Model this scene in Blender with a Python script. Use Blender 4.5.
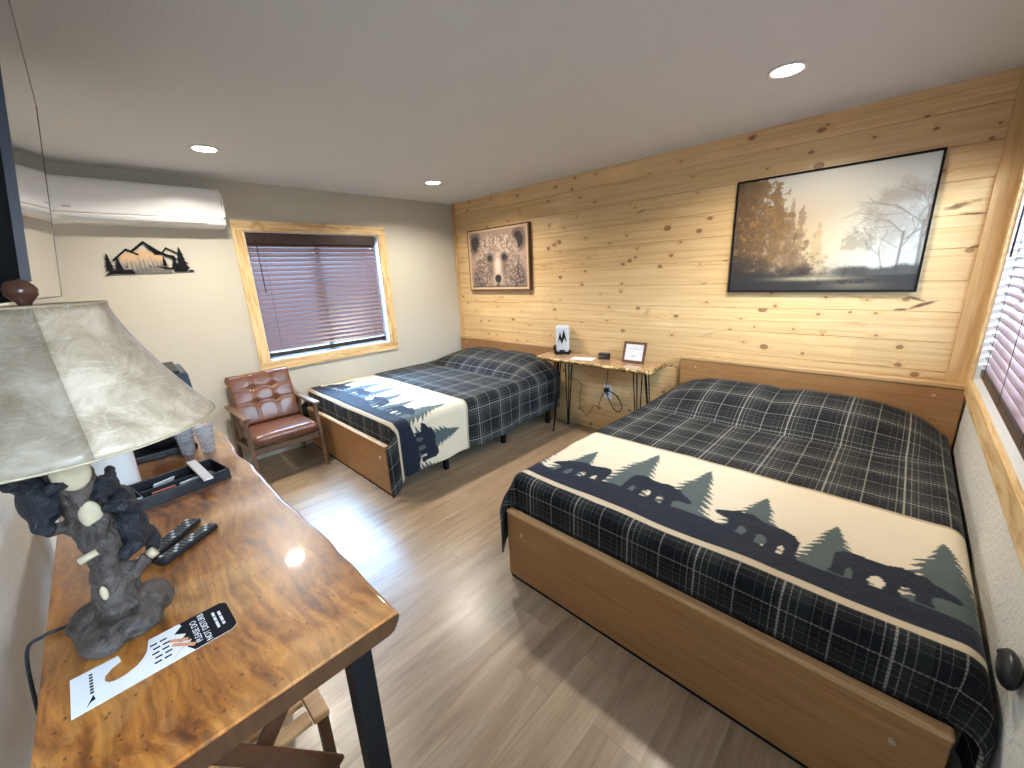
import bpy, bmesh, math, random
import numpy as np
from mathutils import Vector, Matrix
PI = math.pi
random.seed(7)
sc = bpy.context.scene
for o in list(bpy.data.objects): bpy.data.objects.remove(o)
COL = sc.collection

# ---------------------------------------------------------------- camera
H, W, D = 2.456, 4.56, 3.74          # ceiling height, room width (x), room depth (y from -D to 0)
F_PX, YAW, PITCH, ROLL = 401.635, -0.7781, 0.2689, -0.0468
CAM = Vector((4.230, -3.383, 1.605))
cam_d = bpy.data.cameras.new('camera'); cam = bpy.data.objects.new('camera', cam_d); COL.objects.link(cam)
cam_d.sensor_width = 36; cam_d.lens = F_PX / 1024 * 36; cam_d.clip_start = 0.02
fw = Vector((math.cos(PITCH)*math.sin(YAW), math.cos(PITCH)*math.cos(YAW), -math.sin(PITCH)))
rt = Vector((math.cos(YAW), -math.sin(YAW), 0)); up = rt.cross(fw)
rt2 = rt*math.cos(ROLL) + up*math.sin(ROLL); up2 = -rt*math.sin(ROLL) + up*math.cos(ROLL)
m = Matrix((rt2, up2, -fw)).transposed().to_4x4(); m.translation = CAM
cam.matrix_world = m
sc.camera = cam
# ---------------------------------------------------------------- world, daylight, exposure
world = bpy.data.worlds.new('world'); sc.world = world; world.use_nodes = True
bg = world.node_tree.nodes['Background']
bg.inputs[0].default_value = (0.52, 0.75, 1.0, 1); bg.inputs[1].default_value = 1.1
sc.view_settings.view_transform = 'Standard'; sc.view_settings.look = 'None'
sc.view_settings.gamma = 1; sc.view_settings.use_curve_mapping = False
sc.view_settings.exposure = 0.5
def area(name, loc, target, sx, sy, power, color):
    l = bpy.data.lights.new(name, 'AREA'); l.shape = 'RECTANGLE'; l.size = sx; l.size_y = sy
    l.energy = power; l.color = color
    o = bpy.data.objects.new(name, l); COL.objects.link(o); o.location = loc
    d = Vector(target) - Vector(loc); o.rotation_euler = d.to_track_quat('-Z', 'Y').to_euler()
    return o
# daylight standing outside the two windows
area('daylight_left_window', (-1.7, -1.70, 3.0), (0.3, -1.75, 0.9), 3.2, 2.6, 1800, (0.34, 0.62, 1.0))
area('daylight_right_window', (W+1.5, -1.3, 3.1), (W-0.3, -1.2, 0.8), 3.2, 2.6, 2100, (0.52, 0.76, 1.0))
area('daylight_added_door', (W+1.3, -3.3, 1.9), (W-0.5, -3.0, 1.1), 1.6, 1.6, 130, (0.80, 0.90, 1.0))  # added light outside the unseen door, brightens the near end of the room
DOWN_W = 25.0
DOWN_COL = (1.0, 0.92, 0.80)
try:
    sc.cycles.max_bounces = 8; sc.cycles.diffuse_bounces = 5; sc.cycles.glossy_bounces = 4
    sc.cycles.transparent_max_bounces = 12; sc.cycles.caustics_reflective = False; sc.cycles.caustics_refractive = False
    sc.cycles.use_denoising = True; sc.cycles.sample_clamp_indirect = 6
except Exception: pass

# ---------------------------------------------------------------- material helpers
class NT:
    def __init__(s, name):
        s.m = bpy.data.materials.new(name); s.m.use_nodes = True
        s.t = s.m.node_tree; s.b = s.t.nodes['Principled BSDF']; s.out = s.t.nodes['Material Output']
    def n(s, ty, **kw):
        nd = s.t.nodes.new(ty)
        for k, v in kw.items(): setattr(nd, k, v)
        return nd
    def L(s, a, b): s.t.links.new(a, b)
    def put(s, sock, v):
        if isinstance(v, bpy.types.NodeSocket): s.L(v, sock)
        elif isinstance(v, (tuple, list)) and len(v) == 3 and sock.type == 'RGBA': sock.default_value = (*v, 1)
        else: sock.default_value = v
    def math(s, op, a, b=0.0, c=0.0, clamp=False):
        nd = s.n('ShaderNodeMath', operation=op, use_clamp=clamp)
        s.put(nd.inputs[0], a); s.put(nd.inputs[1], b)
        if op in ('MULTIPLY_ADD', 'SMOOTH_MIN', 'COMPARE'): s.put(nd.inputs[2], c)
        return nd.outputs[0]
    def coord(s, kind='Object'): return s.n('ShaderNodeTexCoord').outputs[kind]
    def uv(s, name): return s.n('ShaderNodeUVMap', uv_map=name).outputs[0]
    def sep(s, v):
        nd = s.n('ShaderNodeSeparateXYZ'); s.L(v, nd.inputs[0]); return nd.outputs
    def comb(s, x, y, z=0.0):
        nd = s.n('ShaderNodeCombineXYZ'); s.put(nd.inputs[0], x); s.put(nd.inputs[1], y); s.put(nd.inputs[2], z); return nd.outputs[0]
    def noise(s, vec, scale=5.0, detail=3.0, rough=0.5, dist=0.0, out='Fac'):
        nd = s.n('ShaderNodeTexNoise'); s.L(vec, nd.inputs['Vector']); nd.inputs['Scale'].default_value = scale
        nd.inputs['Detail'].default_value = detail; nd.inputs['Roughness'].default_value = rough; nd.inputs['Distortion'].default_value = dist
        return nd.outputs[out]
    def mapping(s, vec, scale=(1,1,1), loc=(0,0,0), rot=(0,0,0)):
        nd = s.n('ShaderNodeMapping'); s.L(vec, nd.inputs[0]); nd.inputs['Scale'].default_value = scale
        nd.inputs['Location'].default_value = loc; nd.inputs['Rotation'].default_value = rot; return nd.outputs[0]
    def ramp(s, fac, stops, interp='LINEAR'):
        nd = s.n('ShaderNodeValToRGB'); s.L(fac, nd.inputs[0]); cr = nd.color_ramp; cr.interpolation = interp
        while len(cr.elements) < len(stops): cr.elements.new(0.5)
        for e, (p, c) in zip(cr.elements, stops):
            e.position = p; e.color = (c, c, c, 1) if isinstance(c, (int, float)) else (*c, 1)
        return nd.outputs[0]
    def mix(s, fac, a, b, mode='MIX'):
        nd = s.n('ShaderNodeMix', data_type='RGBA', blend_type=mode)
        s.put(nd.inputs[0], fac); s.put(nd.inputs[6], a); s.put(nd.inputs[7], b); return nd.outputs[2]
    def white(s, v, dim='1D'):
        nd = s.n('ShaderNodeTexWhiteNoise', noise_dimensions=dim)
        s.L(v, nd.inputs['W'] if dim == '1D' else nd.inputs['Vector']); return nd.outputs['Value']
    def bump(s, h, strength=0.3, dist=0.01):
        nd = s.n('ShaderNodeBump'); nd.inputs['Strength'].default_value = strength; nd.inputs['Distance'].default_value = dist
        s.L(h, nd.inputs['Height']); s.L(nd.outputs[0], s.b.inputs['Normal'])
    def set(s, col=None, rough=None, metal=None, spec=None, **kw):
        if col is not None: s.put(s.b.inputs['Base Color'], col)
        if rough is not None: s.put(s.b.inputs['Roughness'], rough)
        if metal is not None: s.b.inputs['Metallic'].default_value = metal
        if spec is not None: s.b.inputs['Specular IOR Level'].default_value = spec
        for k, v in kw.items(): s.put(s.b.inputs[k.replace('_', ' ')], v)
        return s
def simple(name, col, rough=0.5, metal=0.0, spec=0.5, var=0.08, scale=30.0, bump=0.0, **kw):
    n = NT(name); v = n.coord('Object')
    f = n.noise(v, scale, 3)
    c = n.mix(f, tuple(x*(1-var) for x in col), tuple(min(1, x*(1+var)) for x in col))
    n.set(c, rough, metal, spec, **kw)
    if bump: n.bump(f, bump, 0.004)
    return n.m
def wood(name, c1, c2, axis='x', rough=0.4, scale=1.0, spec=0.4, coat=0.0, contrast=1.0):
    n = NT(name); v = n.coord('Object')
    k = {'x': (1.2, 22, 22), 'y': (22, 1.2, 22), 'z': (22, 22, 1.2)}[axis]
    mv = n.mapping(v, tuple(a*scale for a in k))
    f1 = n.noise(mv, 2.0, 5, 0.62, 0.6); f2 = n.noise(mv, 9.0, 3, 0.6)
    f = n.math('ADD', n.math('MULTIPLY', f1, 0.75), n.math('MULTIPLY', f2, 0.25))
    c = n.ramp(f, [(0.5-0.2/contrast, c1), (0.5+0.2/contrast, c2)])
    n.set(c, rough, 0, spec); n.b.inputs['Coat Weight'].default_value = coat
    n.bump(f2, 0.12, 0.002)
    return n.m
def attr_mat(name, rough=0.5, spec=0.3, coat=0.0):
    n = NT(name); a = n.n('ShaderNodeVertexColor', layer_name='Col'); f = n.noise(n.coord('Object'), 400, 2)
    c = n.mix(n.math('MULTIPLY', f, 0.08), a.outputs[0], (0.5, 0.5, 0.5)); n.set(c, rough, 0, spec)
    n.b.inputs['Coat Weight'].default_value = coat
    return n.m
def emis(name, col, strength):
    n = NT(name); n.set((0.9, 0.9, 0.9), 0.5); n.b.inputs['Emission Color'].default_value = (*col, 1); n.b.inputs['Emission Strength'].default_value = strength
    return n.m

def m_paint(name, col, bs=0.25, sc_=160.0, rough=0.75, big=35.0):
    n = NT(name); v = n.coord('Object')
    f = n.noise(v, sc_, 3, 0.6); g = n.noise(v, big, 3, 0.55)
    lo = n.noise(v, 1.2, 2)
    c = n.mix(lo, tuple(x*0.97 for x in col), tuple(x*1.03 for x in col))
    n.set(c, rough, 0, 0.25)
    n.bump(n.math('ADD', n.math('MULTIPLY', f, 0.4), g), bs, 0.006)
    return n.m
M = {}
M['ceiling'] = m_paint('ceiling_paint', (0.66, 0.68, 0.70), 0.35, 120, 0.8, 60)
M['greige'] = m_paint('greige_wall_paint', (0.50, 0.47, 0.40), 0.35, 150, 0.65, 40)
M['cream'] = m_paint('textured_wall_paint', (0.62, 0.60, 0.54), 0.9, 120, 0.7, 45)
M['white_wall'] = m_paint('near_wall_paint', (0.74, 0.74, 0.72), 0.7, 150, 0.6, 55)

def m_pine():
    n = NT('knotty_pine_boards'); x, y, z = n.sep(n.coord('Object'))
    PW = 0.1737
    row = n.math('FLOOR', n.math('DIVIDE', n.math('SUBTRACT', z, 0.062), PW))
    r1 = n.white(row); r2 = n.white(n.math('ADD', row, 31.7))
    v = n.comb(n.math('ADD', n.math('MULTIPLY', x, 1.0), n.math('MULTIPLY', r1, 9.0)), z, n.math('MULTIPLY', r2, 5.0))
    # knots: a few scattered points, elongated along the board
    warp = n.noise(v, 2.2, 2, 0.5, 0, 'Color')
    vw = n.n('ShaderNodeVectorMath', operation='MULTIPLY_ADD'); n.L(warp, vw.inputs[0]); vw.inputs[1].default_value = (0.10, 0.05, 0); n.L(v, vw.inputs[2])
    kn = n.mapping(vw.outputs[0], (4.1, 5.8, 1))
    vo = n.n('ShaderNodeTexVoronoi', voronoi_dimensions='2D'); n.L(kn, vo.inputs['Vector']); vo.inputs['Scale'].default_value = 1.0; vo.inputs['Randomness'].default_value = 1.0
    d = vo.outputs['Distance']; pick = n.white(vo.outputs['Color'], '3D')
    pk3 = n.math('MULTIPLY', n.math('MULTIPLY', pick, pick), pick)
    rad = n.math('MULTIPLY_ADD', pk3, 0.095, 0.038)
    knot = n.math('LESS_THAN', d, rad)
    knot = n.ramp(n.math('DIVIDE', d, rad), [(0.0, 1.0), (0.75, 0.9), (1.0, 0.0)])
    core = n.ramp(n.math('DIVIDE', d, rad), [(0.2, 0.35), (0.72, 0.75), (0.88, 0.1)])
    halo = n.ramp(n.math('DIVIDE', d, rad), [(0.0, 1.0), (1.0, 0.75), (0.5*2, 0.7), (1.0, 0.0)])
    halo2 = n.ramp(d, [(0.02, 1.0), (0.20, 0.0)])
    show = n.math('GREATER_THAN', pick, 0.12)
    # grain bends round knots
    wav = n.math('ADD', n.math('MULTIPLY', z, 40.0), n.math('MULTIPLY', halo2, 1.1))
    gv = n.comb(n.math('MULTIPLY_ADD', x, 1.1, n.math('MULTIPLY', r1, 17.0)), wav, n.math('MULTIPLY', r2, 9.0))
    g = n.noise(gv, 1.0, 4, 0.6, 0.5)
    g2 = n.noise(n.mapping(gv, (2.0, 4.0, 1)), 1.0, 3, 0.6)
    base = n.ramp(g, [(0.28, (0.57, 0.365, 0.165)), (0.5, (0.70, 0.49, 0.255)), (0.75, (0.77, 0.58, 0.335))])
    tint = n.mix(r1, (0.93, 0.91, 0.86), (1.05, 1.03, 0.99))
    c = n.mix(1.0, base, tint, 'MULTIPLY')
    c = n.mix(n.math('MULTIPLY', n.ramp(g2, [(0.35, 1.0), (0.5, 0.0)]), 0.16), c, (0.42, 0.22, 0.08))
    c = n.mix(n.math('MULTIPLY', n.math('MULTIPLY', halo2, show), 0.30), c, (0.50, 0.25, 0.08))
    st = n.noise(n.comb(n.math('MULTIPLY_ADD', x, 2.2, n.math('MULTIPLY', r2, 40.0)), n.math('MULTIPLY', z, 14.0), 3.0), 1.0, 3, 0.55, 1.0)
    c = n.mix(n.math('MULTIPLY', n.ramp(st, [(0.66, 0.0), (0.74, 1.0)]), 0.5), c, (0.34, 0.19, 0.08))
    c = n.mix(n.math('MULTIPLY', n.math('MULTIPLY', knot, show), 0.72), c, (0.27, 0.12, 0.045))
    c = n.mix(n.math('MULTIPLY', n.math('MULTIPLY', core, show), 0.70), c, (0.10, 0.04, 0.016))
    # a few individual knots and resin streaks of this wall
    wob = n.noise(n.comb(x, z), 7, 3, 0.6); wob2 = n.noise(n.comb(x, z), 22, 3, 0.6)
    for (kx, kz, rx, rz_, sl, dk) in ((4.36, 1.85, .075, .016, .25, .8), (4.41, 1.80, .06, .010, -.1, .8), (4.30, 1.32, .085, .012, .35, .9), (4.26, 1.355, .055, .010, -.35, .85), (4.22, 1.29, .05, .010, .1, .9),
          (3.30, 2.42, .035, .020, 0, .75), (2.50, 2.05, .05, .014, .3, .5), (1.60, 1.86, .02, .05, .2, .45), (2.47, 1.69, .028, .013, 0, .8), (1.655, 1.545, .030, .020, 0, .8), (0.62, 1.99, .018, .018, 0, .8), (.95, 2.16, .02, .016, 0, .7), (4.16, 2.02, .05, .014, .2, .45), (2.60, 1.22, .03, .035, .5, .3)):
        ax_ = n.math('DIVIDE', n.math('SUBTRACT', x, kx), rx)
        az_ = n.math('DIVIDE', n.math('SUBTRACT', n.math('SUBTRACT', z, kz), n.math('MULTIPLY', n.math('SUBTRACT', x, kx), sl)), rz_)
        q_ = n.math('ADD', n.math('SQRT', n.math('ADD', n.math('MULTIPLY', ax_, ax_), n.math('MULTIPLY', az_, az_))), n.math('MULTIPLY_ADD', wob2, 1.6, -.8))
        c = n.mix(n.math('MULTIPLY', n.ramp(q_, [(0.35, 1.0), (1.0, 0.0)]), dk), c, (0.11, 0.04, 0.015))
    n.set(c, 0.33, 0, 0.45); n.bump(g, 0.08, 0.002)
    return n.m
M['pine'] = m_pine()
M['trim_pine'] = wood('clear_pine_trim', (0.47, 0.27, 0.10), (0.66, 0.45, 0.22), 'z', 0.35, 0.8)
M['trim_pine_y'] = wood('clear_pine_trim_along_depth', (0.50, 0.31, 0.13), (0.72, 0.52, 0.28), 'y', 0.35, 0.8)
M['trim_pine_x'] = wood('clear_pine_trim_along_width', (0.50, 0.31, 0.13), (0.72, 0.52, 0.28), 'x', 0.35, 0.8)
def m_knotty_casing(axis):
    n = NT('knotty_casing_' + axis); v = n.coord('Object')
    k = (18, 1.6, 18) if axis == 'y' else (18, 18, 1.6)
    f = n.noise(n.mapping(v, k), 1.6, 4, 0.6, 1.2); b = n.noise(v, 7, 3, 0.6, 0.8)
    c = n.ramp(f, [(0.3, (0.42, 0.24, 0.09)), (0.5, (0.66, 0.46, 0.23)), (0.7, (0.76, 0.58, 0.34))])
    c = n.mix(n.math('MULTIPLY', n.ramp(b, [(0.60, 0.0), (0.72, 1.0)]), 0.6), c, (0.33, 0.15, 0.05))
    n.set(c, 0.4, 0, 0.4); return n.m
M['casing_y'] = m_knotty_casing('y'); M['casing_z'] = m_knotty_casing('z')
M['oak'] = wood('oak_bed_board', (0.235, 0.112, 0.040), (0.38, 0.198, 0.080), 'x', 0.38, 1.2, 0.4)
M['oak_light'] = wood('oak_lipping', (0.38, 0.21, 0.09), (0.58, 0.38, 0.19), 'x', 0.4, 1.4, 0.4)
M['chairwood'] = wood('walnut_chair_frame', (0.10, 0.055, 0.032), (0.19, 0.11, 0.07), 'x', 0.4, 1.5)
M['rackwood'] = wood('walnut_rack_leg', (0.045, 0.016, 0.007), (0.09, 0.035, 0.014), 'y', 0.4, 1.5)
M['slatwood'] = wood('beech_rack_slat', (0.34, 0.17, 0.07), (0.50, 0.29, 0.13), 'y', 0.45, 1.5)

def m_floor():
    n = NT('oak_vinyl_plank_floor'); x, y, z = n.sep(n.coord('Object'))
    PW, PL = 0.182, 1.22
    col = n.math('FLOOR', n.math('DIVIDE', x, PW)); off = n.math('MULTIPLY', n.white(col), PL)
    yy = n.math('ADD', y, off); rw = n.math('FLOOR', n.math('DIVIDE', yy, PL))
    cell = n.comb(col, rw, 0.0); r = n.white(cell, '3D'); r2 = n.white(n.comb(rw, col, 4.0), '3D')
    gv = n.comb(n.math('MULTIPLY_ADD', x, 9.0, n.math('MULTIPLY', r, 30.0)), n.math('MULTIPLY_ADD', y, 1.0, n.math('MULTIPLY', r2, 30.0)), 0.0)
    g = n.noise(gv, 1.2, 5, 0.62, 0.9); g2 = n.noise(n.mapping(gv, (7, 1.6, 1)), 1.5, 3, 0.6)
    c = n.ramp(g, [(0.28, (0.175, 0.118, 0.072)), (0.5, (0.290, 0.208, 0.136)), (0.72, (0.375, 0.284, 0.196))])
    c = n.mix(n.math('MULTIPLY', n.ramp(g2, [(0.35, 1.0), (0.55, 0.0)]), 0.35), c, (0.17, 0.12, 0.08))
    c = n.mix(1.0, c, n.mix(r, (0.90, 0.90, 0.90), (1.08, 1.07, 1.06)), 'MULTIPLY')
    fx = n.math('ABSOLUTE', n.math('SUBTRACT', n.math('FRACT', n.math('DIVIDE', x, PW)), 0.5)); fy = n.math('ABSOLUTE', n.math('SUBTRACT', n.math('FRACT', n.math('DIVIDE', yy, PL)), 0.5))
    seam = n.math('MAXIMUM', n.math('GREATER_THAN', fx, 0.5-0.0014/PW), n.math('GREATER_THAN', fy, 0.5-0.0015/PL))
    c = n.mix(n.math('MULTIPLY', seam, 0.3), c, (0.05, 0.035, 0.02))
    n.set(c, n.ramp(g2, [(0.3, 0.36), (0.7, 0.26)]), 0, 0.5); n.bump(n.math('SUBTRACT', g2, seam), 0.12, 0.002)
    return n.m
M['floor'] = m_floor()

def m_burl(name='burl_slab', coat=1.0, edge=False):
    n = NT(name); v = n.coord('Object')
    w = n.noise(v, 1.7, 3, 0.55, 0.3, 'Color')
    vm = n.n('ShaderNodeVectorMath', operation='MULTIPLY_ADD'); n.L(w, vm.inputs[0]); vm.inputs[1].default_value = (0.38, 0.26, 0.2); n.L(v, vm.inputs[2])
    p = n.mapping(vm.outputs[0], (2.2, 7.0, 2))
    wv = n.n('ShaderNodeTexWave', wave_type='BANDS', bands_direction='Y'); n.L(p, wv.inputs[0]); wv.inputs['Scale'].default_value = 1.7
    wv.inputs['Distortion'].default_value = 5.0; wv.inputs['Detail'].default_value = 4; wv.inputs['Detail Scale'].default_value = 1.3
    g = wv.outputs['Fac']; nn = n.noise(p, 2.6, 7, 0.7, 0.35)
    f = n.math('ADD', n.math('MULTIPLY', g, 0.05), n.math('MULTIPLY', nn, 0.95))
    c = n.ramp(f, [(0.33, (0.075, 0.022, 0.006)), (0.43, (0.21, 0.065, 0.012)), (0.54, (0.36, 0.130, 0.024)), (0.68, (0.52, 0.225, 0.048))])
    big = n.noise(v, 3.2, 3, 0.5, 0.8)
    c = n.mix(n.math('MULTIPLY', n.ramp(big, [(0.30, 1.0), (0.46, 0.0)]), 0.6), c, (0.12, 0.045, 0.014))
    c = n.mix(n.math('MULTIPLY', n.ramp(big, [(0.56, 0.0), (0.68, 1.0)]), 0.45), c, (0.62, 0.34, 0.13))
    # little burl eyes
    wk = n.noise(v, 9, 2, 0.5, 0, 'Color')
    vk = n.n('ShaderNodeVectorMath', operation='MULTIPLY_ADD'); n.L(wk, vk.inputs[0]); vk.inputs[1].default_value = (0.02, 0.02, 0); n.L(n.mapping(v, (0.7, 1.0, 1)), vk.inputs[2])
    vo = n.n('ShaderNodeTexVoronoi', voronoi_dimensions='2D'); n.L(vk.outputs[0], vo.inputs['Vector']); vo.inputs['Scale'].default_value = 42
    pk = n.white(vo.outputs['Color'], '3D'); rad = n.math('MULTIPLY_ADD', pk, 0.15, 0.0)
    eye = n.math('MULTIPLY', n.ramp(n.math('DIVIDE', vo.outputs['Distance'], rad), [(0.5, 1.0), (1.0, 0.0)]), n.math('GREATER_THAN', pk, 0.35))
    clump = n.ramp(n.noise(v, 4.0, 2), [(0.44, 0.0), (0.58, 1.0)])
    c = n.mix(n.math('MULTIPLY', n.math('MULTIPLY', eye, clump), 0.8), c, (0.055, 0.018, 0.006))
    if edge: c = n.mix(0.93, c, (0.020, 0.009, 0.005))
    gr = n.noise(n.mapping(vm.outputs[0], (5, 75, 5)), 1.0, 3, 0.6)
    c = n.mix(n.math('MULTIPLY', n.ramp(gr, [(0.38, 1.0), (0.55, 0.0)]), 0.35), c, (0.09, 0.032, 0.010))
    n.set(c, 0.35, 0, 0.5)
    n.b.inputs['Coat Weight'].default_value = coat; n.b.inputs['Coat Roughness'].default_value = 0.035
    return n.m
M['burl'] = m_burl(); M['burl_edge'] = m_burl('burl_bark_edge', 0.25, True)
def m_deskslab(edge=False):
    n = NT('small_live_edge_' + ('bark' if edge else 'top')); v = n.coord('Object')
    f = n.noise(n.mapping(v, (2.5, 14, 9)), 2.0, 4, 0.6, 1.5); b = n.noise(v, 16, 4, 0.65, 0.5)
    if edge: c = n.ramp(b, [(0.36, (0.04, 0.022, 0.01)), (0.5, (0.30, 0.17, 0.05)), (0.64, (0.68, 0.50, 0.22))])
    else: c = n.ramp(f, [(0.3, (0.25, 0.12, 0.05)), (0.55, (0.45, 0.26, 0.13)), (0.75, (0.58, 0.38, 0.20))])
    n.set(c, 0.25, 0, 0.5); n.b.inputs['Coat Weight'].default_value = 0.6; n.b.inputs['Coat Roughness'].default_value = 0.1
    if edge: n.bump(b, 0.8, 0.01)
    return n.m
M['desk'] = m_deskslab(); M['desk_edge'] = m_deskslab(True)
M['blackmetal'] = simple('black_powder_coat', (0.007, 0.007, 0.008), 0.55, 0.0, 0.12, 0.2)
M['blackplastic'] = simple('black_plastic', (0.009, 0.010, 0.013), 0.4, 0, 0.35, 0.2)
M['navyplastic'] = simple('glossy_dark_bezel', (0.008, 0.016, 0.035), 0.4, 0, 0.5, 0.2)
M['matteblack'] = simple('matte_black', (0.007, 0.008, 0.010), 0.75, 0, 0.12, 0.2)
M['white_plastic'] = simple('white_plastic', (0.76, 0.76, 0.76), 0.32, 0, 0.5, 0.02)
M['grey_plastic'] = simple('grey_plastic', (0.45, 0.47, 0.49), 0.4, 0, 0.5, 0.03)
M['paper'] = simple('white_paper', (0.64, 0.62, 0.63), 0.6, 0, 0.3, 0.03)
M['steel'] = simple('brushed_steel', (0.6, 0.58, 0.55), 0.3, 1.0, 0.5, 0.05)
M['blind'] = simple('brown_faux_wood_slat', (0.15, 0.085, 0.080), 0.35, 0, 0.5, 0.1, 12)
M['blind_dark'] = simple('dark_brown_rail', (0.035, 0.018, 0.014), 0.4, 0, 0.4, 0.15, 12)
M['vinyl'] = simple('white_vinyl_frame', (0.75, 0.77, 0.79), 0.35, 0, 0.5, 0.03)
def m_glass():
    n = NT('window_glass'); n.set((1, 1, 1), 0.02); n.b.inputs['Transmission Weight'].default_value = 1; n.b.inputs['IOR'].default_value = 1.05
    tr = n.n('ShaderNodeBsdfTransparent'); gl = n.n('ShaderNodeBsdfGlossy'); gl.inputs['Roughness'].default_value = 0.03
    mx = n.n('ShaderNodeMixShader'); mx.inputs[0].default_value = 0.06; n.L(tr.outputs[0], mx.inputs[1]); n.L(gl.outputs[0], mx.inputs[2]); n.L(mx.outputs[0], n.out.inputs[0])
    return n.m
M['glass'] = m_glass()
def m_clear():
    n = NT('clear_plastic'); tr = n.n('ShaderNodeBsdfTransparent'); tr.inputs[0].default_value = (0.86, 0.88, 0.9, 1)
    gl = n.n('ShaderNodeBsdfPrincipled'); gl.inputs['Base Color'].default_value = (0.75, 0.78, 0.82, 1); gl.inputs['Roughness'].default_value = 0.15
    mx = n.n('ShaderNodeMixShader'); f = n.noise(n.mapping(n.coord('Object'), (1, 1, 30)), 4, 2)
    n.L(n.math('MULTIPLY_ADD', f, 0.35, 0.12), mx.inputs[0]); n.L(tr.outputs[0], mx.inputs[1]); n.L(gl.outputs[0], mx.inputs[2]); n.L(mx.outputs[0], n.out.inputs[0])
    return n.m
M['clear'] = m_clear()
def m_leather():
    n = NT('brown_leather'); v = n.coord('Object'); f = n.noise(v, 9, 4, 0.6, 0.6); g = n.noise(v, 140, 3)
    n.set(n.ramp(f, [(0.3, (0.095, 0.034, 0.018)), (0.7, (0.17, 0.066, 0.034))]), 0.30, 0, 0.5); n.bump(g, 0.15, 0.002)
    n.b.inputs['Coat Weight'].default_value = 0.25; n.b.inputs['Coat Roughness'].default_value = 0.25
    return n.m
M['leather'] = m_leather()
def m_hide(name, k):
    n = NT(name); v = n.coord('Object')
    f = n.noise(v, 16, 6, 0.68, 0.7)
    c = n.ramp(f, [(0.33, (0.31*k, 0.24*k, 0.165*k)), (0.5, (0.45*k, 0.365*k, 0.265*k)), (0.66, (0.62*k, 0.53*k, 0.41*k))])
    w = n.noise(n.mapping(v, (5, 5, 22)), 1.0, 4, 0.55, 2.0)
    vein = n.ramp(n.math('ABSOLUTE', n.math('SUBTRACT', w, 0.5)), [(0.0, 1.0), (0.010, 0.0)])
    c = n.mix(n.math('MULTIPLY', vein, 0.30), c, (0.85*k, 0.80*k, 0.70*k))
    n.set(c, 0.38, 0, 0.5); n.bump(f, 0.35, 0.004)
    n.b.inputs['Transmission Weight'].default_value = 0.0
    return n.m
M['hide'] = m_hide('rawhide_shade', 1.0); M['hide_dark'] = m_hide('rawhide_shade_darker_panel', 0.60)
def m_bark(name, c1, c2, s=28, b=1.0):
    n = NT(name); v = n.coord('Object'); f = n.noise(v, s, 5, 0.65, 1.2)
    n.set(n.ramp(f, [(0.32, c1), (0.66, c2)]), 0.5, 0, 0.4); n.bump(f, b, 0.012); return n.m
M['bark'] = m_bark('grey_brown_resin_bark', (0.013, 0.009, 0.008), (0.088, 0.067, 0.056))
M['bearfur'] = m_bark('blue_black_resin_fur', (0.003, 0.004, 0.006), (0.014, 0.017, 0.024), 60, 0.8)
M['cutwood'] = simple('cream_cut_wood', (0.42, 0.35, 0.24), 0.5, 0, 0.3, 0.2, 60)
M['finial'] = simple('brown_glazed_finial', (0.10, 0.045, 0.032), 0.22, 0, 0.6, 0.25, 40)
def m_screen():
    n = NT('glossy_tv_screen'); f = n.noise(n.coord('Object'), 3, 1)
    n.set(n.mix(f, (0.004, 0.004, 0.005), (0.006, 0.006, 0.007)), 0.02, 0, 0.5)
    n.b.inputs['Coat Weight'].default_value = 1.0; n.b.inputs['Coat Roughness'].default_value = 0.02; n.b.inputs['Coat IOR'].default_value = 1.6
    return n.m
M['screen'] = m_screen()
M['lens'] = emis('downlight_lens', (1.0, 0.88, 0.70), 18.0)

# ---------------------------------------------------------------- geometry helpers
def bm_box(bm, x0, x1, y0, y1, z0, z1, bevel=0.0, seg=2, mat=0):
    vs = [bm.verts.new((x, y, z)) for x in (x0, x1) for y in (y0, y1) for z in (z0, z1)]
    fs = [bm.faces.new([vs[i] for i in f]) for f in ((0,1,3,2),(4,6,7,5),(0,4,5,1),(2,3,7,6),(0,2,6,4),(1,5,7,3))]
    for f in fs: f.material_index = mat
    if bevel > 0:
        es = list({e for f in fs for e in f.edges})
        r = bmesh.ops.bevel(bm, geom=es, offset=bevel, segments=seg, affect='EDGES', profile=0.5)
        for f in r['faces']: f.material_index = mat
    return vs
def xform(bm, verts, mat4):
    bmesh.ops.transform(bm, matrix=mat4, verts=verts)
def bm_obox(bm, p0, p1, w, h, upv=(0, 0, 1), bevel=0.0, mat=0):
    """bar from p0 to p1 with width w (sideways) and height h (along upv)"""
    p0, p1 = Vector(p0), Vector(p1); d = p1 - p0; L = d.length; d.normalize()
    s = d.cross(Vector(upv)).normalized(); u = s.cross(d).normalized()
    t = bmesh.new(); bm_box(t, 0, L, -w/2, w/2, -h/2, h/2, bevel, mat=mat)
    mt = Matrix((d, s, u)).transposed().to_4x4(); mt.translation = p0
    t.transform(mt); merge(bm, t)
def merge(bm, t):
    me = bpy.data.meshes.new('tmp'); t.to_mesh(me); t.free(); bm.from_mesh(me); bpy.data.meshes.remove(me)
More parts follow.
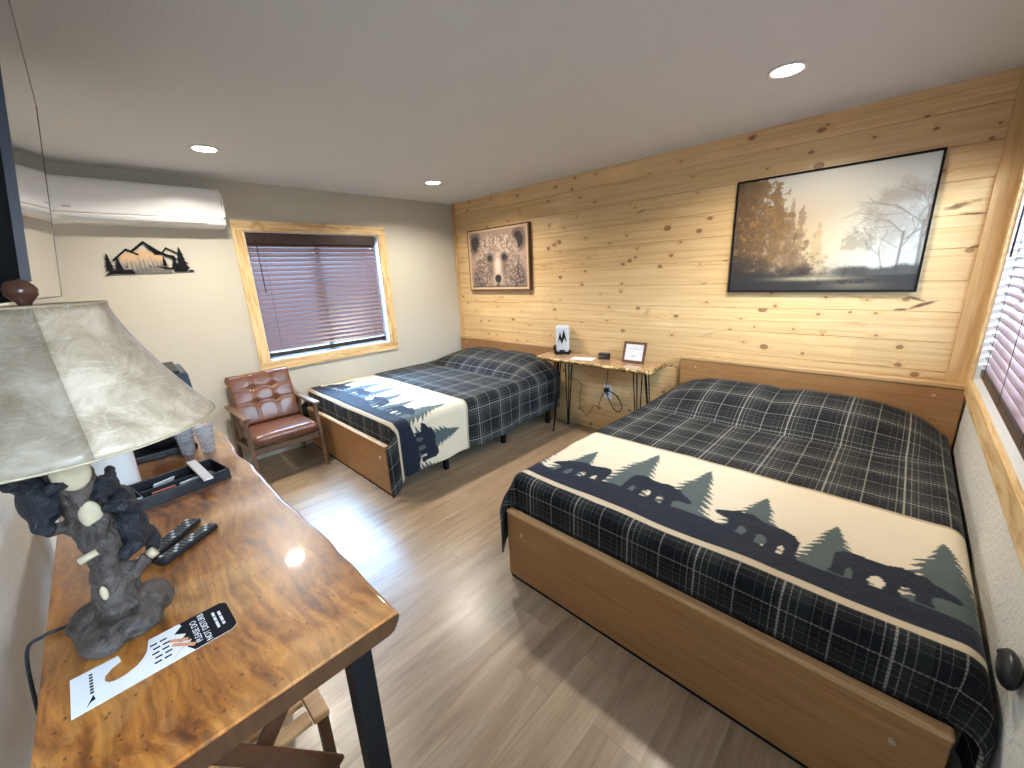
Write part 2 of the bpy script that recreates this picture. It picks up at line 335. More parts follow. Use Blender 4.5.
def bm_tube(bm, pts, rad, seg=10, cap=True, mat=0):
    pts = [Vector(p) for p in pts]; n = len(pts)
    if not hasattr(rad, '__len__'): rad = [rad]*n
    rings = []; ref = None
    for i, p in enumerate(pts):
        d = (pts[min(i+1, n-1)] - pts[max(i-1, 0)]).normalized()
        if ref is None:
            ref = Vector((0, 0, 1)) if abs(d.z) < 0.9 else Vector((1, 0, 0))
        a = (ref - d*ref.dot(d)).normalized(); b = d.cross(a); ref = a
        rings.append([bm.verts.new(p + a*math.cos(2*PI*k/seg)*rad[i] + b*math.sin(2*PI*k/seg)*rad[i]) for k in range(seg)])
    for i in range(n-1):
        for k in range(seg):
            f = bm.faces.new((rings[i][k], rings[i][(k+1) % seg], rings[i+1][(k+1) % seg], rings[i+1][k])); f.material_index = mat; f.smooth = True
    if cap:
        for r in (rings[0][::-1], rings[-1]):
            f = bm.faces.new(r); f.material_index = mat
def bm_lathe(bm, prof, cx=0, cy=0, seg=32, mat=0, close=False, sx=1.0, sy=1.0):
    rings = []
    for r, z in prof:
        rings.append([bm.verts.new((cx + sx*r*math.cos(2*PI*k/seg), cy + sy*r*math.sin(2*PI*k/seg), z)) for k in range(seg)])
    for i in range(len(prof)-1):
        for k in range(seg):
            f = bm.faces.new((rings[i][k], rings[i][(k+1) % seg], rings[i+1][(k+1) % seg], rings[i+1][k])); f.smooth = True; f.material_index = mat
    if not close:
        if prof[0][0] > 1e-4: bm.faces.new(rings[0][::-1]).material_index = mat
        if prof[-1][0] > 1e-4: bm.faces.new(rings[-1]).material_index = mat
    return rings
def bm_prism(bm, poly, fn, t, mat=0):
    """poly 2D; fn(u,v,w)->Vector, extruded w from 0 to t"""
    a = [bm.verts.new(fn(u, v, 0)) for u, v in poly]; b = [bm.verts.new(fn(u, v, t)) for u, v in poly]
    n = len(poly); fs = []
    fs.append(bm.faces.new(a[::-1])); fs.append(bm.faces.new(b))
    for i in range(n): fs.append(bm.faces.new((a[i], a[(i+1) % n], b[(i+1) % n], b[i])))
    for f in fs: f.material_index = mat
def obj(name, bm, mats, parent=None, smooth=False, recalc=True):
    if recalc: bmesh.ops.recalc_face_normals(bm, faces=bm.faces)
    me = bpy.data.meshes.new(name)
    if parent is not None and parent.get('_base') is not None:
        b = Vector(parent['_base']); bm.transform(Matrix.Translation(-b))
    bm.to_mesh(me); bm.free()
    for mm in (mats if isinstance(mats, (list, tuple)) else [mats]): me.materials.append(mm)
    if smooth:
        for p in me.polygons: p.use_smooth = True
    o = bpy.data.objects.new(name, me); COL.objects.link(o)
    if parent is not None:
        o.parent = parent
        if parent.get('_base') is not None: o['_base'] = list(parent['_base'])
    return o
def thing(name, label, cat, base=(0, 0, 0), group=None):
    o = bpy.data.objects.new(name, None); COL.objects.link(o); o.empty_display_size = 0.05
    o.location = base; o['_base'] = list(base); o['label'] = label; o['category'] = cat
    if group: o['group'] = group
    return o
def tag(o, label, cat, group=None):
    """one-mesh thing: move origin to its base"""
    o['label'] = label; o['category'] = cat
    if group: o['group'] = group
    if o.parent is None and o.data is not None and not o.get('_base'):
        vs = [v.co for v in o.data.vertices]
        c = Vector(((min(v.x for v in vs)+max(v.x for v in vs))/2, (min(v.y for v in vs)+max(v.y for v in vs))/2, min(v.z for v in vs)))
        o.data.transform(Matrix.Translation(-c)); o.location = c
    return o
def struct(name, bm, m_, parent=None, **k):
    o = obj(name, bm, m_, parent, **k)
    if parent is None: o['kind'] = 'structure'
    return o
def sthing(name, base=(0, 0, 0)):
    o = bpy.data.objects.new(name, None); COL.objects.link(o); o.location = base; o['_base'] = list(base); o['kind'] = 'structure'; o.empty_display_size = 0.05
    return o
def subd(o, lv=2):
    md = o.modifiers.new('smooth', 'SUBSURF'); md.levels = lv; md.render_levels = lv
def autosmooth(o):
    for p in o.data.polygons: p.use_smooth = True
    md = o.modifiers.new('edge', 'EDGE_SPLIT'); md.split_angle = math.radians(40)

# ---- numpy pictures for vertex colours (patterns printed on cloth / prints)
def fbm(nx, ny, fx, fy, octv=5, seed=0, pers=0.55):
    rs = np.random.RandomState(seed); out = np.zeros((ny, nx)); amp = 1; tot = 0
    for o_ in range(octv):
        gx, gy = max(2, int(fx*2**o_)+2), max(2, int(fy*2**o_)+2); g = rs.rand(gy, gx)
        xs = np.linspace(0, gx-1.001, nx); ys = np.linspace(0, gy-1.001, ny)
        x0 = xs.astype(int); y0 = ys.astype(int); tx = xs-x0; ty = ys-y0; tx = tx*tx*(3-2*tx); ty = ty*ty*(3-2*ty)
        a = g[np.ix_(y0, x0)]; b = g[np.ix_(y0, x0+1)]; c = g[np.ix_(y0+1, x0)]; d = g[np.ix_(y0+1, x0+1)]
        out += amp*((a*(1-tx)+b*tx)*(1-ty)[:, None] + (c*(1-tx)+d*tx)*ty[:, None]); tot += amp; amp *= pers
    return out/tot
def inpoly(X, Y, poly):
    ins = np.zeros(X.shape, bool); n = len(poly); j = n-1
    for i in range(n):
        xi, yi = poly[i]; xj, yj = poly[j]
        if yi != yj:
            ins ^= ((yi > Y) != (yj > Y)) & (X < (xj-xi)*(Y-yi)/(yj-yi)+xi)
        j = i
    return ins
def s2l(c): return tuple(((x/255)/12.92 if x/255 <= 0.04045 else ((x/255+0.055)/1.055)**2.4) for x in c)
BEAR = [(0.0,.30),(.015,.40),(.08,.485),(.2,.51),(.34,.475),(.46,.485),(.55,.53),(.64,.515),(.70,.475),(.735,.50),(.765,.48),(.79,.44),(.85,.39),(.93,.335),(1.0,.27),(.995,.22),(.93,.205),(.85,.20),(.80,.175),(.78,.13),(.79,.06),(.82,-.02),(.66,-.02),(.655,.10),(.62,.17),(.565,.15),(.55,.07),(.575,-.02),(.43,-.02),(.44,.12),(.40,.19),(.34,.16),(.31,.08),(.33,-.02),(.19,-.02),(.19,.10),(.155,.17),(.12,.09),(.13,-.02),(-.01,-.02),(.0,.12)]
def tree_poly(h, w, n=8, seed=0):
    r = random.Random(seed); L = [(0, h)]; R = []
    for k in range(1, n+1):
        y = h*(1-k/(n+0.6)); wd = w*(k/n)**0.85*(0.85+0.3*r.random())
        L.append((-wd, y-0.02*h)); L.append((-wd*0.52, y+0.012*h))
        wd2 = w*(k/n)**0.85*(0.85+0.3*r.random())
        R.append((wd2, y-0.02*h)); R.append((wd2*0.52, y+0.012*h))
    return L + [(-w*.1, -0.02*h), (w*.1, -0.02*h)] + R[::-1]

# ================================================================ ROOM SHELL
T = 0.12
bm = bmesh.new(); bm_box(bm, 0, W, -D, 0, -0.08, 0); struct('floor', bm, M['floor'])
bm = bmesh.new(); bm_box(bm, -T, W+T, -D-T, T, H, H+0.1); struct('ceiling', bm, M['ceiling'])
# pine wall: real boards with V-grooves, extruded along x
PW, Z0 = 0.1737, 0.062
bm = bmesh.new(); prof = [(0.0, 0.0)]; zs = Z0
while zs < H - 0.01:
    prof += [(0.0, zs-0.004), (0.005, zs), (0.0, zs+0.004)]; zs += PW
prof.append((0.0, H))
prev = None
for (yy, zz) in prof:
    cur = (bm.verts.new((0, yy, zz)), bm.verts.new((W, yy, zz)))
    if prev: bm.faces.new((prev[0], prev[1], cur[1], cur[0]))
    prev = cur
bm_box(bm, -T, W+T, 0.012, T, 0, H)
struct('wall_back', bm, M['pine'], recalc=False)
# left wall with window hole
wy0, wy1, wz0, wz1 = -2.316, -1.058, 0.905, 2.062
def holed_x(bm, x0, x1, ya, yb, hy0, hy1, hz0, hz1):
    bm_box(bm, x0, x1, ya, yb, 0, hz0); bm_box(bm, x0, x1, ya, yb, hz1, H)
    bm_box(bm, x0, x1, ya, hy0, hz0, hz1); bm_box(bm, x0, x1, hy1, yb, hz0, hz1)
bm = bmesh.new(); holed_x(bm, -T, 0, -D-T, 0.0, wy0, wy1, wz0, wz1); struct('wall_left', bm, M['greige'])
# right wall with window hole
ry0, ry1, rz0, rz1 = -2.05, -0.10, 0.925, 2.10
dy0, dy1, dz1 = -3.60, -2.70, 2.05
bm = bmesh.new(); holed_x(bm, W, W+T, dy1, 0.0, ry0, ry1, rz0, rz1); bm_box(bm, W, W+T, dy0, dy1, dz1, H); bm_box(bm, W, W+T, -D-T, dy0, 0, H); struct('wall_right', bm, M['cream'])
bm = bmesh.new(); bm_box(bm, 0, W, -D-T, -D, 0, H); struct('wall_front', bm, M['white_wall'])

def window(idx, side, X, y0, y1, z0, z1, cw):
    s = 1 if side == 'left' else -1      # room side direction in +x for the left wall
    t = sthing('window_%d' % idx, (X, (y0+y1)/2, z0))
    a, b = sorted((X, X + s*0.018))
    # casing: four boards
    bm = bmesh.new(); bm_box(bm, a, b, y0-cw, y1+cw, z1, z1+cw, 0.003); obj('casing', bm, M['casing_y'], t)
    bm = bmesh.new(); bm_box(bm, a, b, y0-cw, y1+cw, z0-cw, z0, 0.003); obj('casing', bm, M['casing_y'], t)
    bm = bmesh.new(); bm_box(bm, a, b, y0-cw, y0, z0, z1, 0.003); obj('casing', bm, M['casing_z'], t)
    bm = bmesh.new(); bm_box(bm, a, b, y1, y1+cw, z0, z1, 0.003); obj('casing', bm, M['casing_z'], t)
    # vinyl frame + glass at the outer half
    xo = X - s*0.085
    bm = bmesh.new()
    for (ya, yb, za, zb) in ((y0, y1, z0, z0+.045), (y0, y1, z1-.045, z1), (y0, y0+.045, z0, z1), (y1-.045, y1, z0, z1), ((y0+y1)/2-.025, (y0+y1)/2+.025, z0, z1)):
        bm_box(bm, min(xo, xo-s*.035), max(xo, xo-s*.035), ya, yb, za, zb, 0.004)
    fr = obj('window_frame', bm, M['vinyl'], t)
    bm = bmesh.new(); bm_box(bm, xo-s*0.020-.002, xo-s*0.020+.002, y0+.02, y1-.02, z0+.02, z1-.02); obj('glass', bm, M['glass'], fr)
    # jamb lining
    bm = bmesh.new(); q = 0.008
    a2, b2 = sorted((X - s*0.12, X))
    bm_box(bm, a2, b2, y0, y1, z0, z0+q); bm_box(bm, a2, b2, y0, y1, z1-q, z1); bm_box(bm, a2, b2, y0, y0+q, z0+q, z1-q); bm_box(bm, a2, b2, y1-q, y1, z0+q, z1-q)
    obj('jamb', bm, M['vinyl'], t)
    return t
window(1, 'left', 0.0, wy0, wy1, wz0, wz1, 0.088)
window(2, 'right', W, ry0, ry1, rz0, rz1, 0.10)

def blind(name, label, X, s, y0, y1, z0, z1, tilt, n_low, rail_z, group=None):
    t = thing(name, label, 'window blind', (X - s*0.035, (y0+y1)/2, z0))
    xc = X - s*0.042
    bm = bmesh.new(); bm_box(bm, xc-.026, xc+.026, y0, y1, z1-.05, z1-.002, .003); obj('headrail', bm, M['blind_dark'], t)
    bm = bmesh.new(); a, b = sorted((xc+s*.024, xc+s*.032)); bm_box(bm, a, b, y0, y1, z1-.092, z1, .002); obj('valance', bm, M['blind_dark'], t)
    z = z1-.098; pitch = 0.0425; k = 0
    while z > rail_z + 0.03:
        bm = bmesh.new(); n = 5; w = 0.050
        rows = []
        for i in range(n):
            u = (i/(n-1)-.5)*w; c = 0.0025*(1-(2*i/(n-1)-1)**2)
            # tilt: inner (room side) edge low
            dx = s*(u*math.cos(tilt)) ; dz = -u*math.sin(tilt) + c
            rows.append([(xc+dx, y, z+dz) for y in (y0+.004, y1-.004)])
        tv = [[bm.verts.new(p) for p in r] for r in rows]; bv = [[bm.verts.new((p[0], p[1], p[2]-.0028)) for p in r] for r in rows]
        for i in range(n-1):
            bm.faces.new((tv[i][0], tv[i][1], tv[i+1][1], tv[i+1][0])); bm.faces.new((bv[i][0], bv[i+1][0], bv[i+1][1], bv[i][1]))
        for e in (0, 1):
            for i in range(n-1): bm.faces.new((tv[i][e], tv[i+1][e], bv[i+1][e], bv[i][e]))
        bm.faces.new((tv[0][0], bv[0][0], bv[0][1], tv[0][1])); bm.faces.new((tv[-1][0], tv[-1][1], bv[-1][1], bv[-1][0]))
        obj('slat', bm, M['blind'], t); z -= pitch; k += 1
    bm = bmesh.new(); bm_box(bm, xc-.025, xc+.025, y0+.004, y1-.004, rail_z-.020, rail_z+.020, .004); obj('bottom_rail', bm, M['blind_dark'], t)
    L = y1-y0
    for f in ((.10, .5, .90) if L < 1.5 else (.08, .36, .64, .92)):
        bm = bmesh.new(); yy = y0+f*L
        for q in (-.027, .027): bm_tube(bm, [(xc+q, yy, z1-.05), (xc+q, yy, rail_z)], .0012, 5)
        obj('ladder_cord', bm, M['blind_dark'], t)
    yy = y0 + .07 if s > 0 else y1-.07
    bm = bmesh.new(); bm_tube(bm, [(xc+s*.036, yy, z1-.06), (xc+s*.038, yy+.002, z1-.52)], .004, 6); obj('tilt_wand', bm, M['blind_dark'], t)
    return t
blind('window_blind', 'closed dark brown slatted blind in the pine framed window above the brown armchair', 0.0, 1, wy0+.012, wy1-.035, wz0+.012, wz1-.010, math.radians(52), 0, wz0+.055)
blind('window_blind', 'brown slatted blind open to daylight at the right edge beside the larger bed', W, -1, ry0+.012, ry1-.012, rz0+.012, rz1-.010, math.radians(0), 0, rz0+.045)

# unseen glazed door added in the right wall so daylight reaches the near end
t = sthing('added_door_1', (W, (dy0+dy1)/2, 0))
bm = bmesh.new()
for a in ((dy0, dy0+.16, 0.01, dz1), (dy1-.16, dy1, 0.01, dz1), (dy0+.16, dy1-.16, 0.01, 1.28), (dy0+.16, dy1-.16, dz1-.16, dz1)): bm_box(bm, W+.03, W+.075, a[0], a[1], a[2], a[3], .002)
lf = obj('door_leaf', bm, M['vinyl'], t)
bm = bmesh.new(); bm_box(bm, W+.05, W+.055, dy0+.15, dy1-.15, 1.27, dz1-.15); obj('glass', bm, M['glass'], lf)
bm = bmesh.new(); bm_tube(bm, [(W+.03, dy1-.055, 1.0), (W-.02, dy1-.055, 1.0), (W-.025, dy1-.17, 1.0)], .009, 10); obj('door_handle', bm, M['blackmetal'], lf)
# trim on the pine wall at the right corner, left corner, and top
bm = bmesh.new(); bm_box(bm, 4.462, W-0.001, -0.020, -0.0005, 0, H-.001, .002); struct('trim_1', bm, M['trim_pine'])
bm = bmesh.new(); bm_box(bm, 0.001, 0.045, -0.018, -0.0005, 0, H-.001, .002); struct('trim_2', bm, M['trim_pine'])

# ================================================================ DOWNLIGHTS
lightpos = [(0.878, -2.654, 'recessed ceiling light nearest the wall air conditioner'),
            (0.878, -0.905, 'recessed ceiling light in the far corner above the left bed'),
            (3.668, -0.905, 'recessed ceiling light above the larger right bed')]
for i, (x, y, lab) in enumerate(lightpos):
    t = thing('ceiling_light', lab, 'ceiling light', (x, y, H), 'recessed ceiling lights')
    bm = bmesh.new(); bm_lathe(bm, [(.062, H-.0015), (.078, H-.0005), (.080, H-.006), (.074, H-.010), (.064, H-.008), (.062, H-.0015)], x, y, 40, close=True); obj('trim_ring', bm, M['white_plastic'], t)
    bm = bmesh.new(); bm_lathe(bm, [(.0001, H-.007), (.062, H-.007), (.063, H-.003)], x, y, 40, close=True); obj('lens', bm, M['lens'], t)
    l = bpy.data.lights.new('downlight', 'AREA'); l.shape = 'DISK'; l.size = .12; l.energy = DOWN_W; l.color = DOWN_COL
    try: l.spread = math.radians(150)
    except Exception: pass
    lo = bpy.data.objects.new('downlight', l); COL.objects.link(lo); lo.location = (0, 0, -.012); lo.parent = t

# ================================================================ PICTURES
def picture_grid(name, nx, ny, fn_pt, cols, mat, parent):
    """flat grid with vertex colours; cols (ny,nx,3) linear, row 0 = bottom"""
    me = bpy.data.meshes.new(name)
    vs = [fn_pt(i/(nx-1), j/(ny-1)) for j in range(ny) for i in range(nx)]
    b = Vector(parent['_base']); vs = [(v[0]-b.x, v[1]-b.y, v[2]-b.z) for v in vs]
    fs = [(j*nx+i, j*nx+i+1, (j+1)*nx+i+1, (j+1)*nx+i) for j in range(ny-1) for i in range(nx-1)]
    me.from_pydata(vs, [], fs); me.materials.append(mat)
    at = me.color_attributes.new('Col', 'FLOAT_COLOR', 'POINT')
    c4 = np.ones((ny*nx, 4), np.float32); c4[:, :3] = cols.reshape(-1, 3); at.data.foreach_set('color', c4.ravel())
    o = bpy.data.objects.new(name, me); COL.objects.link(o); o.parent = parent; o['_base'] = list(parent['_base'])
    return o
# forest river print, black frame
def forest_cols(nx, ny):
    X, Y = np.meshgrid(np.linspace(0, 1, nx), np.linspace(0, 1, ny))
    n1 = fbm(nx, ny, 6, 4, 6, 3, .7); n2 = fbm(nx, ny, 14, 10, 5, 5, .7); n3 = fbm(nx, ny, 40, 30, 3, 9, .7)
    sky = np.array(s2l((206, 208, 204))); gold = np.array(s2l((196, 156, 92))); pale = np.array(s2l((216, 202, 170)))
    dark = np.array(s2l((42, 36, 36))); brown = np.array(s2l((104, 78, 50)))
    g = np.exp(-(((X-.36)/.30)**2 + ((Y-.42)/.40)**2)); p = np.exp(-(((X-.62)/.22)**2 + ((Y-.45)/.5)**2))
    C = sky[None, None]*(1-.75*g[..., None]) + gold*(.75*g[..., None])
    C = C*(1-.45*p[..., None]) + pale*.45*p[..., None]
    def over(mask, col, a):
        nonlocal C
        m_ = np.clip(mask*a, 0, 1)[..., None]; C = C*(1-m_)+col*m_
    # left forest: tall crowns, receding to the right
    top = np.where(X < .3, 1.02-.45*(X-.02), .9)
    def crown(cx, w, h, a, col):
        t_ = np.clip((h-Y)/h, 0, 1); ww = w*(.12+.95*t_)
        edge = 1-np.abs(X-cx)/np.maximum(ww, 1e-3)
        m_ = np.clip((edge + (n2-.5)*2.4 + (n3-.5)*1.4)*3, 0, 1)*(Y < h)*(np.abs(X-cx) < ww*1.8)
        over(m_, col, a)
    crown(.50, .085, .58, .38, gold*.8); crown(.40, .09, .74, .55, brown*1.3); crown(.34, .07, .80, .45, brown*1.2)
    crown(.24, .13, .96, .62, brown*1.05); crown(.10, .16, 1.05, .78, brown*.7); crown(.02, .14, 1.02, .75, dark*1.4); crown(.19, .10, .62, .6, dark*1.5)
    mass = np.clip((.30-X+(n2-.5)*.34+(n3-.5)*.22-np.clip(Y-.62, 0, 1)*.22)/.05, 0, 1); tone = np.clip(.25+X*2.2+(Y-.45)*.5+(n3-.5)*.8, 0, 1)[..., None]
    mc = dark*1.1*(1-tone)+gold*.62*tone; a_ = (mass*.88)[..., None]; C = C*(1-a_)+mc*a_
    m2 = np.clip((.50-X+(n2-.5)*.30+(n3-.5)*.2-np.clip(Y-.30, 0, 1)*.42)/.06, 0, 1)*.55; over(m2, brown*1.35, 1)
    low = np.clip((.42-.35*X-Y)/.22 + (n2-.5)*1.6, 0, 1)*(X < .8); over(low, dark*1.25, .85)
    base = np.clip((.20-Y)/.06+(n2-.5), 0, 1); over(base*np.clip((.55-X)/.3+.4, .15, 1), dark, .8)
    over(np.clip((n3-.55)*6, 0, 1)*np.clip((.5-X)/.4, 0, 1)*(Y > .25)*(Y < .85), gold*1.1, .35)
    # sunbeams
    beam = np.clip(np.sin((X-.55+(.75-Y)*.55)*60)*.5+.4, 0, 1)*p*(Y < .5)*(Y > .2); over(beam, pale*1.05, .25)
    # right bare trees
    rs = random.Random(4)
    mask = np.zeros((ny, nx))
    def stroke(x0, y0, x1, y1, w, a):
        dx, dy = (x1-x0), (y1-y0)/1.35; L2 = dx*dx+dy*dy+1e-9
        t_ = np.clip(((X-x0)*dx+((Y-y0)/1.35)*dy)/L2, 0, 1)
        d = np.hypot(X-(x0+t_*dx), (Y-y0)/1.35-t_*dy); np.maximum(mask, np.clip(1.3-d/w, 0, 1)*a, out=mask)
    def br(x, y, ang, L, w, dep, a):
        x1, y1 = x+math.cos(ang)*L, y+math.sin(ang)*L*1.35; stroke(x, y, x1, y1, max(w, .0016), a)
        if dep > 0:
            for k in range(3): br(x+(x1-x)*(.55+.2*k), y+(y1-y)*(.55+.2*k), ang+rs.uniform(-.85, .85), L*rs.uniform(.55, .8), w*.6, dep-1, a*.85)
    for (x, y, an, L, w, d_, a) in ((.90, .18, 1.55, .20, .007, 4, .65), (.985, .2, 1.6, .24, .008, 4, .6), (.835, .17, 1.8, .13, .004, 3, .5), (.90, .32, 2.5, .14, .003, 4, .45)): br(x, y, an, L, w, d_, a)
    over(mask, dark*1.6, 1.0)
    crR = np.clip(((1-((X-.87)/.17)**2-((Y-.60)/.30)**2))*1.2+(n2-.5)*2.6, 0, 1); over(crR, brown*1.1+.06, .42)
    crR2 = np.clip(((1-((X-.70)/.10)**2-((Y-.40)/.10)**2))*1.2+(n3-.5)*3, 0, 1); over(crR2, brown*.9, .38)
    bank = np.clip((.205-Y+.05*(X-.8))/.03+(n2-.5)*2, 0, 1)*(X > .56)*np.clip((X-.56)/.1, 0, 1); over(bank, dark, .85)
    # water
    wat = (Y < .125); over(wat*1.0, dark*1.1, .86)
    over(np.exp(-((Y-.105)/.018)**2)*np.exp(-((X-.50)/.20)**2)*(.6+.6*n3), pale*.9, .8)
    over(np.exp(-((Y-.04)/.030)**2)*np.exp(-((X-.72)/.13)**2)*(.6+.6*n3), pale*.6, .5)
    over(np.clip((n3-.52)*8, 0, 1)*(np.abs(Y-.075-.03*(X-.7)) < .02)*(X > .52)*(X < .8), dark, .9)
    return np.clip(C**1.2*.80, 0, 1)
M['print'] = attr_mat('printed_canvas', 0.35, 0.4)
px0, px1, pz0, pz1 = 3.246, 4.261, 1.394, 2.148
t = thing('framed_picture', 'wide black framed print of misty golden forest and river above the right bed', 'picture', (px0, -.001, pz0))
bm = bmesh.new(); fwid = .012
for a in ((px0, px1, pz0, pz0+fwid), (px0, px1, pz1-fwid, pz1), (px0, px0+fwid, pz0+fwid, pz1-fwid), (px1-fwid, px1, pz0+fwid, pz1-fwid)): bm_box(bm, a[0], a[1], -.034, -.001, a[2], a[3], .001)
obj('frame', bm, M['matteblack'], t)
bm = bmesh.new(); bm_box(bm, px0+.004, px1-.004, -.024, -.003, pz0+.004, pz1-.004); obj('backing', bm, M['matteblack'], t)
nx, ny = 330, 240
picture_grid('canvas_print', nx, ny, lambda u, v: (px0+.010+u*(px1-px0-.020), -.0265, pz0+.010+v*(pz1-pz0-.020)), forest_cols(nx, ny), M['print'], t)
# bear portrait
def bear_cols(nx, ny):
    X, Y = np.meshgrid(np.linspace(-1, 1, nx), np.linspace(0, 1, ny))
    n1 = fbm(nx, ny, 26, 18, 3, 2, .8); n2 = fbm(nx, ny, 60, 44, 2, 8, .9); n3 = fbm(nx, ny, 7, 5, 3, 12, .6)
    fur = np.array(s2l((150, 124, 108))); dk = np.array(s2l((52, 40, 42))); lt = np.array(s2l((214, 194, 176))); bgc = np.array(s2l((172, 140, 124)))
    C = np.ones((ny, nx, 1))*bgc
    def over(m_, col, a=1.0):
        nonlocal C
        m_ = np.clip(m_*a, 0, 1)[..., None]; C = C*(1-m_)+col*m_
    over(np.clip((n1-.5)*4, 0, 1), dk, .35)
    for sx in (-.78, .72):
        over(np.clip((1-((X-sx)/.27)**2-((Y-.80)/.22)**2)*5+(n2-.5)*3, 0, 1), fur*.55)
        over(np.clip((1-((X-sx*1.0)/.17)**2-((Y-.80)/.15)**2)*4+(n2-.5)*2, 0, 1), dk*.5)
    hw = .50+.55*np.clip((.92-Y)/.75, 0, 1)**.7
    head = np.clip((1-np.abs(X)/hw)*7+(n2-.5)*2.5, 0, 1)*np.clip((1.0-Y-.10*X*X)*9, 0, 1)
    over(head, fur)
    over(np.clip((n1-.47)*5, 0, 1)*head*np.clip((Y-.15)*2, .25, 1), lt, .8); over(np.clip((.48-n2)*8, 0, 1)*head, dk, .6)
    over(np.clip((np.abs(X)-.22)*2.2, 0, 1)*np.clip((.62-Y)*3, 0, 1)*head*np.clip(.4+n3*1.2, 0, 1), dk*1.1, .85)
    over(np.clip((n2-.55)*7, 0, 1)*(np.abs(X) > .3)*head, lt, .5)
    over(np.exp(-((np.abs(X)-.24)/.13)**2-((Y-.34)/.20)**2), dk, .6)
    over(np.exp(-(X/.12)**2-((Y-.38)/.20)**2)*1.2, lt*.95, .9); over(np.exp(-(X/.17)**2-((Y-.14)/.11)**2), lt*.95, .8)
    for sx in (-.27, .24): over(np.exp(-((X-sx)/.10)**2-((Y-.53)/.06)**2)*1.7, dk*.35, 1)
    over(np.clip((1-(X/.125)**2-((Y-.16)/.08)**2)*4, 0, 1), dk*.3); over(np.exp(-(X/.08)**2-((Y-.05)/.06)**2), dk*.5, .85)
    over(((Y < .035))*1.0, dk*.6, .7)
    return np.clip(C, 0, 1)
qx0, qx1, qz0, qz1 = 0.298, 1.283, 1.418, 2.113
t = thing('framed_picture', 'brown bear face portrait in a wooden frame above the left bed', 'picture', (qx0, -.001, qz0))
M['frame_brown'] = wood('dark_frame_wood', (0.07, 0.028, 0.014), (0.15, 0.065, 0.032), 'z', .45, 1.0)
M['frame_cream'] = wood('pale_frame_lip', (0.48, 0.33, 0.20), (0.62, 0.46, 0.31), 'x', .5, 1.0)
bm = bmesh.new(); f2 = .014
for a in ((qx0, qx1, qz0, qz0+f2), (qx0, qx1, qz1-f2, qz1), (qx0, qx0+f2, qz0+f2, qz1-f2), (qx1-f2, qx1, qz0+f2, qz1-f2)): bm_box(bm, a[0], a[1], -.045, -.001, a[2], a[3], .001)
obj('frame', bm, M['frame_brown'], t)
bm = bmesh.new(); q0, q1, q2, q3, f3 = qx0+f2, qx1-f2, qz0+f2, qz1-f2, .024
for a in ((q0, q1, q2, q2+f3), (q0, q1, q3-f3, q3), (q0, q0+f3, q2+f3, q3-f3), (q1-f3, q1, q2+f3, q3-f3)): bm_box(bm, a[0], a[1], -.044, -.004, a[2], a[3], .001)
obj('lip', bm, M['frame_cream'], t)
picture_grid('canvas_print', 150, 110, lambda u, v: (q0+.02+u*(q1-q0-.04), -.036, q2+.02+v*(q3-q2-.04)), bear_cols(150, 110), M['print'], t)

# ================================================================ METAL MOUNTAIN WALL ART (left wall)
t = thing('wall_art', 'black metal mountain and pine tree cutout on the wall below the air conditioner', 'wall art', (0, -2.99, 1.71))
yL, yR, zb, zt = -3.254, -2.718, 1.722, 1.955
fa = lambda off: (lambda u, v, w: Vector((off+w, yL+(yR-yL)*u, zb+(zt-zb)*v)))
def thick_line(bm, pts, w, off, tt):
    ar = (zt-zb)/(yR-yL)
    for (a, b) in zip(pts[:-1], pts[1:]):
        dx, dy = (b[0]-a[0]), (b[1]-a[1])*ar; L = math.hypot(dx, dy); nx_, ny_ = -dy/L*w/2, dx/L*w/2/ar
        ex, ey = dx/L*w*.3, dy/L*w*.3/ar
        bm_prism(bm, [(a[0]-ex+nx_, a[1]-ey+ny_), (a[0]-ex-nx_, a[1]-ey-ny_), (b[0]+ex-nx_, b[1]+ey-ny_), (b[0]+ex+nx_, b[1]+ey+ny_)], fa(off), tt)
bm = bmesh.new()
thick_line(bm, [(.13, .45), (.285, .78), (.40, .62)], .022, .010, .004)
thick_line(bm, [(.33, .70), (.485, 1.0), (.62, .72), (.80, .48)], .030, .0105, .004)
bm_prism(bm, [(.50, .90), (.66, .66), (.80, .58), (.80, .46), (.66, .60), (.58, .62)], fa(.0095), .004)
thick_line(bm, [(.66, .66), (.72, .83), (.84, .66)], .020, .011, .004)
bm_prism(bm, [(0, 0), (.10, .14), (.30, .16), (.32, .02), (.10, .03)], fa(.0092), .004)
bm_prism(bm, [(.56, .26), (.72, .20), (.95, .22), (.90, .08), (.97, .12), (1.0, .06), (.74, .06), (.78, .16), (.66, .15)], fa(.0093), .004)
obj('mountain_outline', bm, M['matteblack'], t)
for (cx, cz, h, w, sd) in ((.075, .08, .60, .055, 1), (.17, .10, .48, .045, 2), (.865, .10, .78, .085, 3), (.78, .10, .50, .05, 4), (.665, .24, .34, .03, 5)):
    bm = bmesh.new(); bm_prism(bm, [(cx+u, cz+v) for u, v in tree_poly(h, w, 5, sd)], fa(.013), .004); obj('pine_tree', bm, M['matteblack'], t)
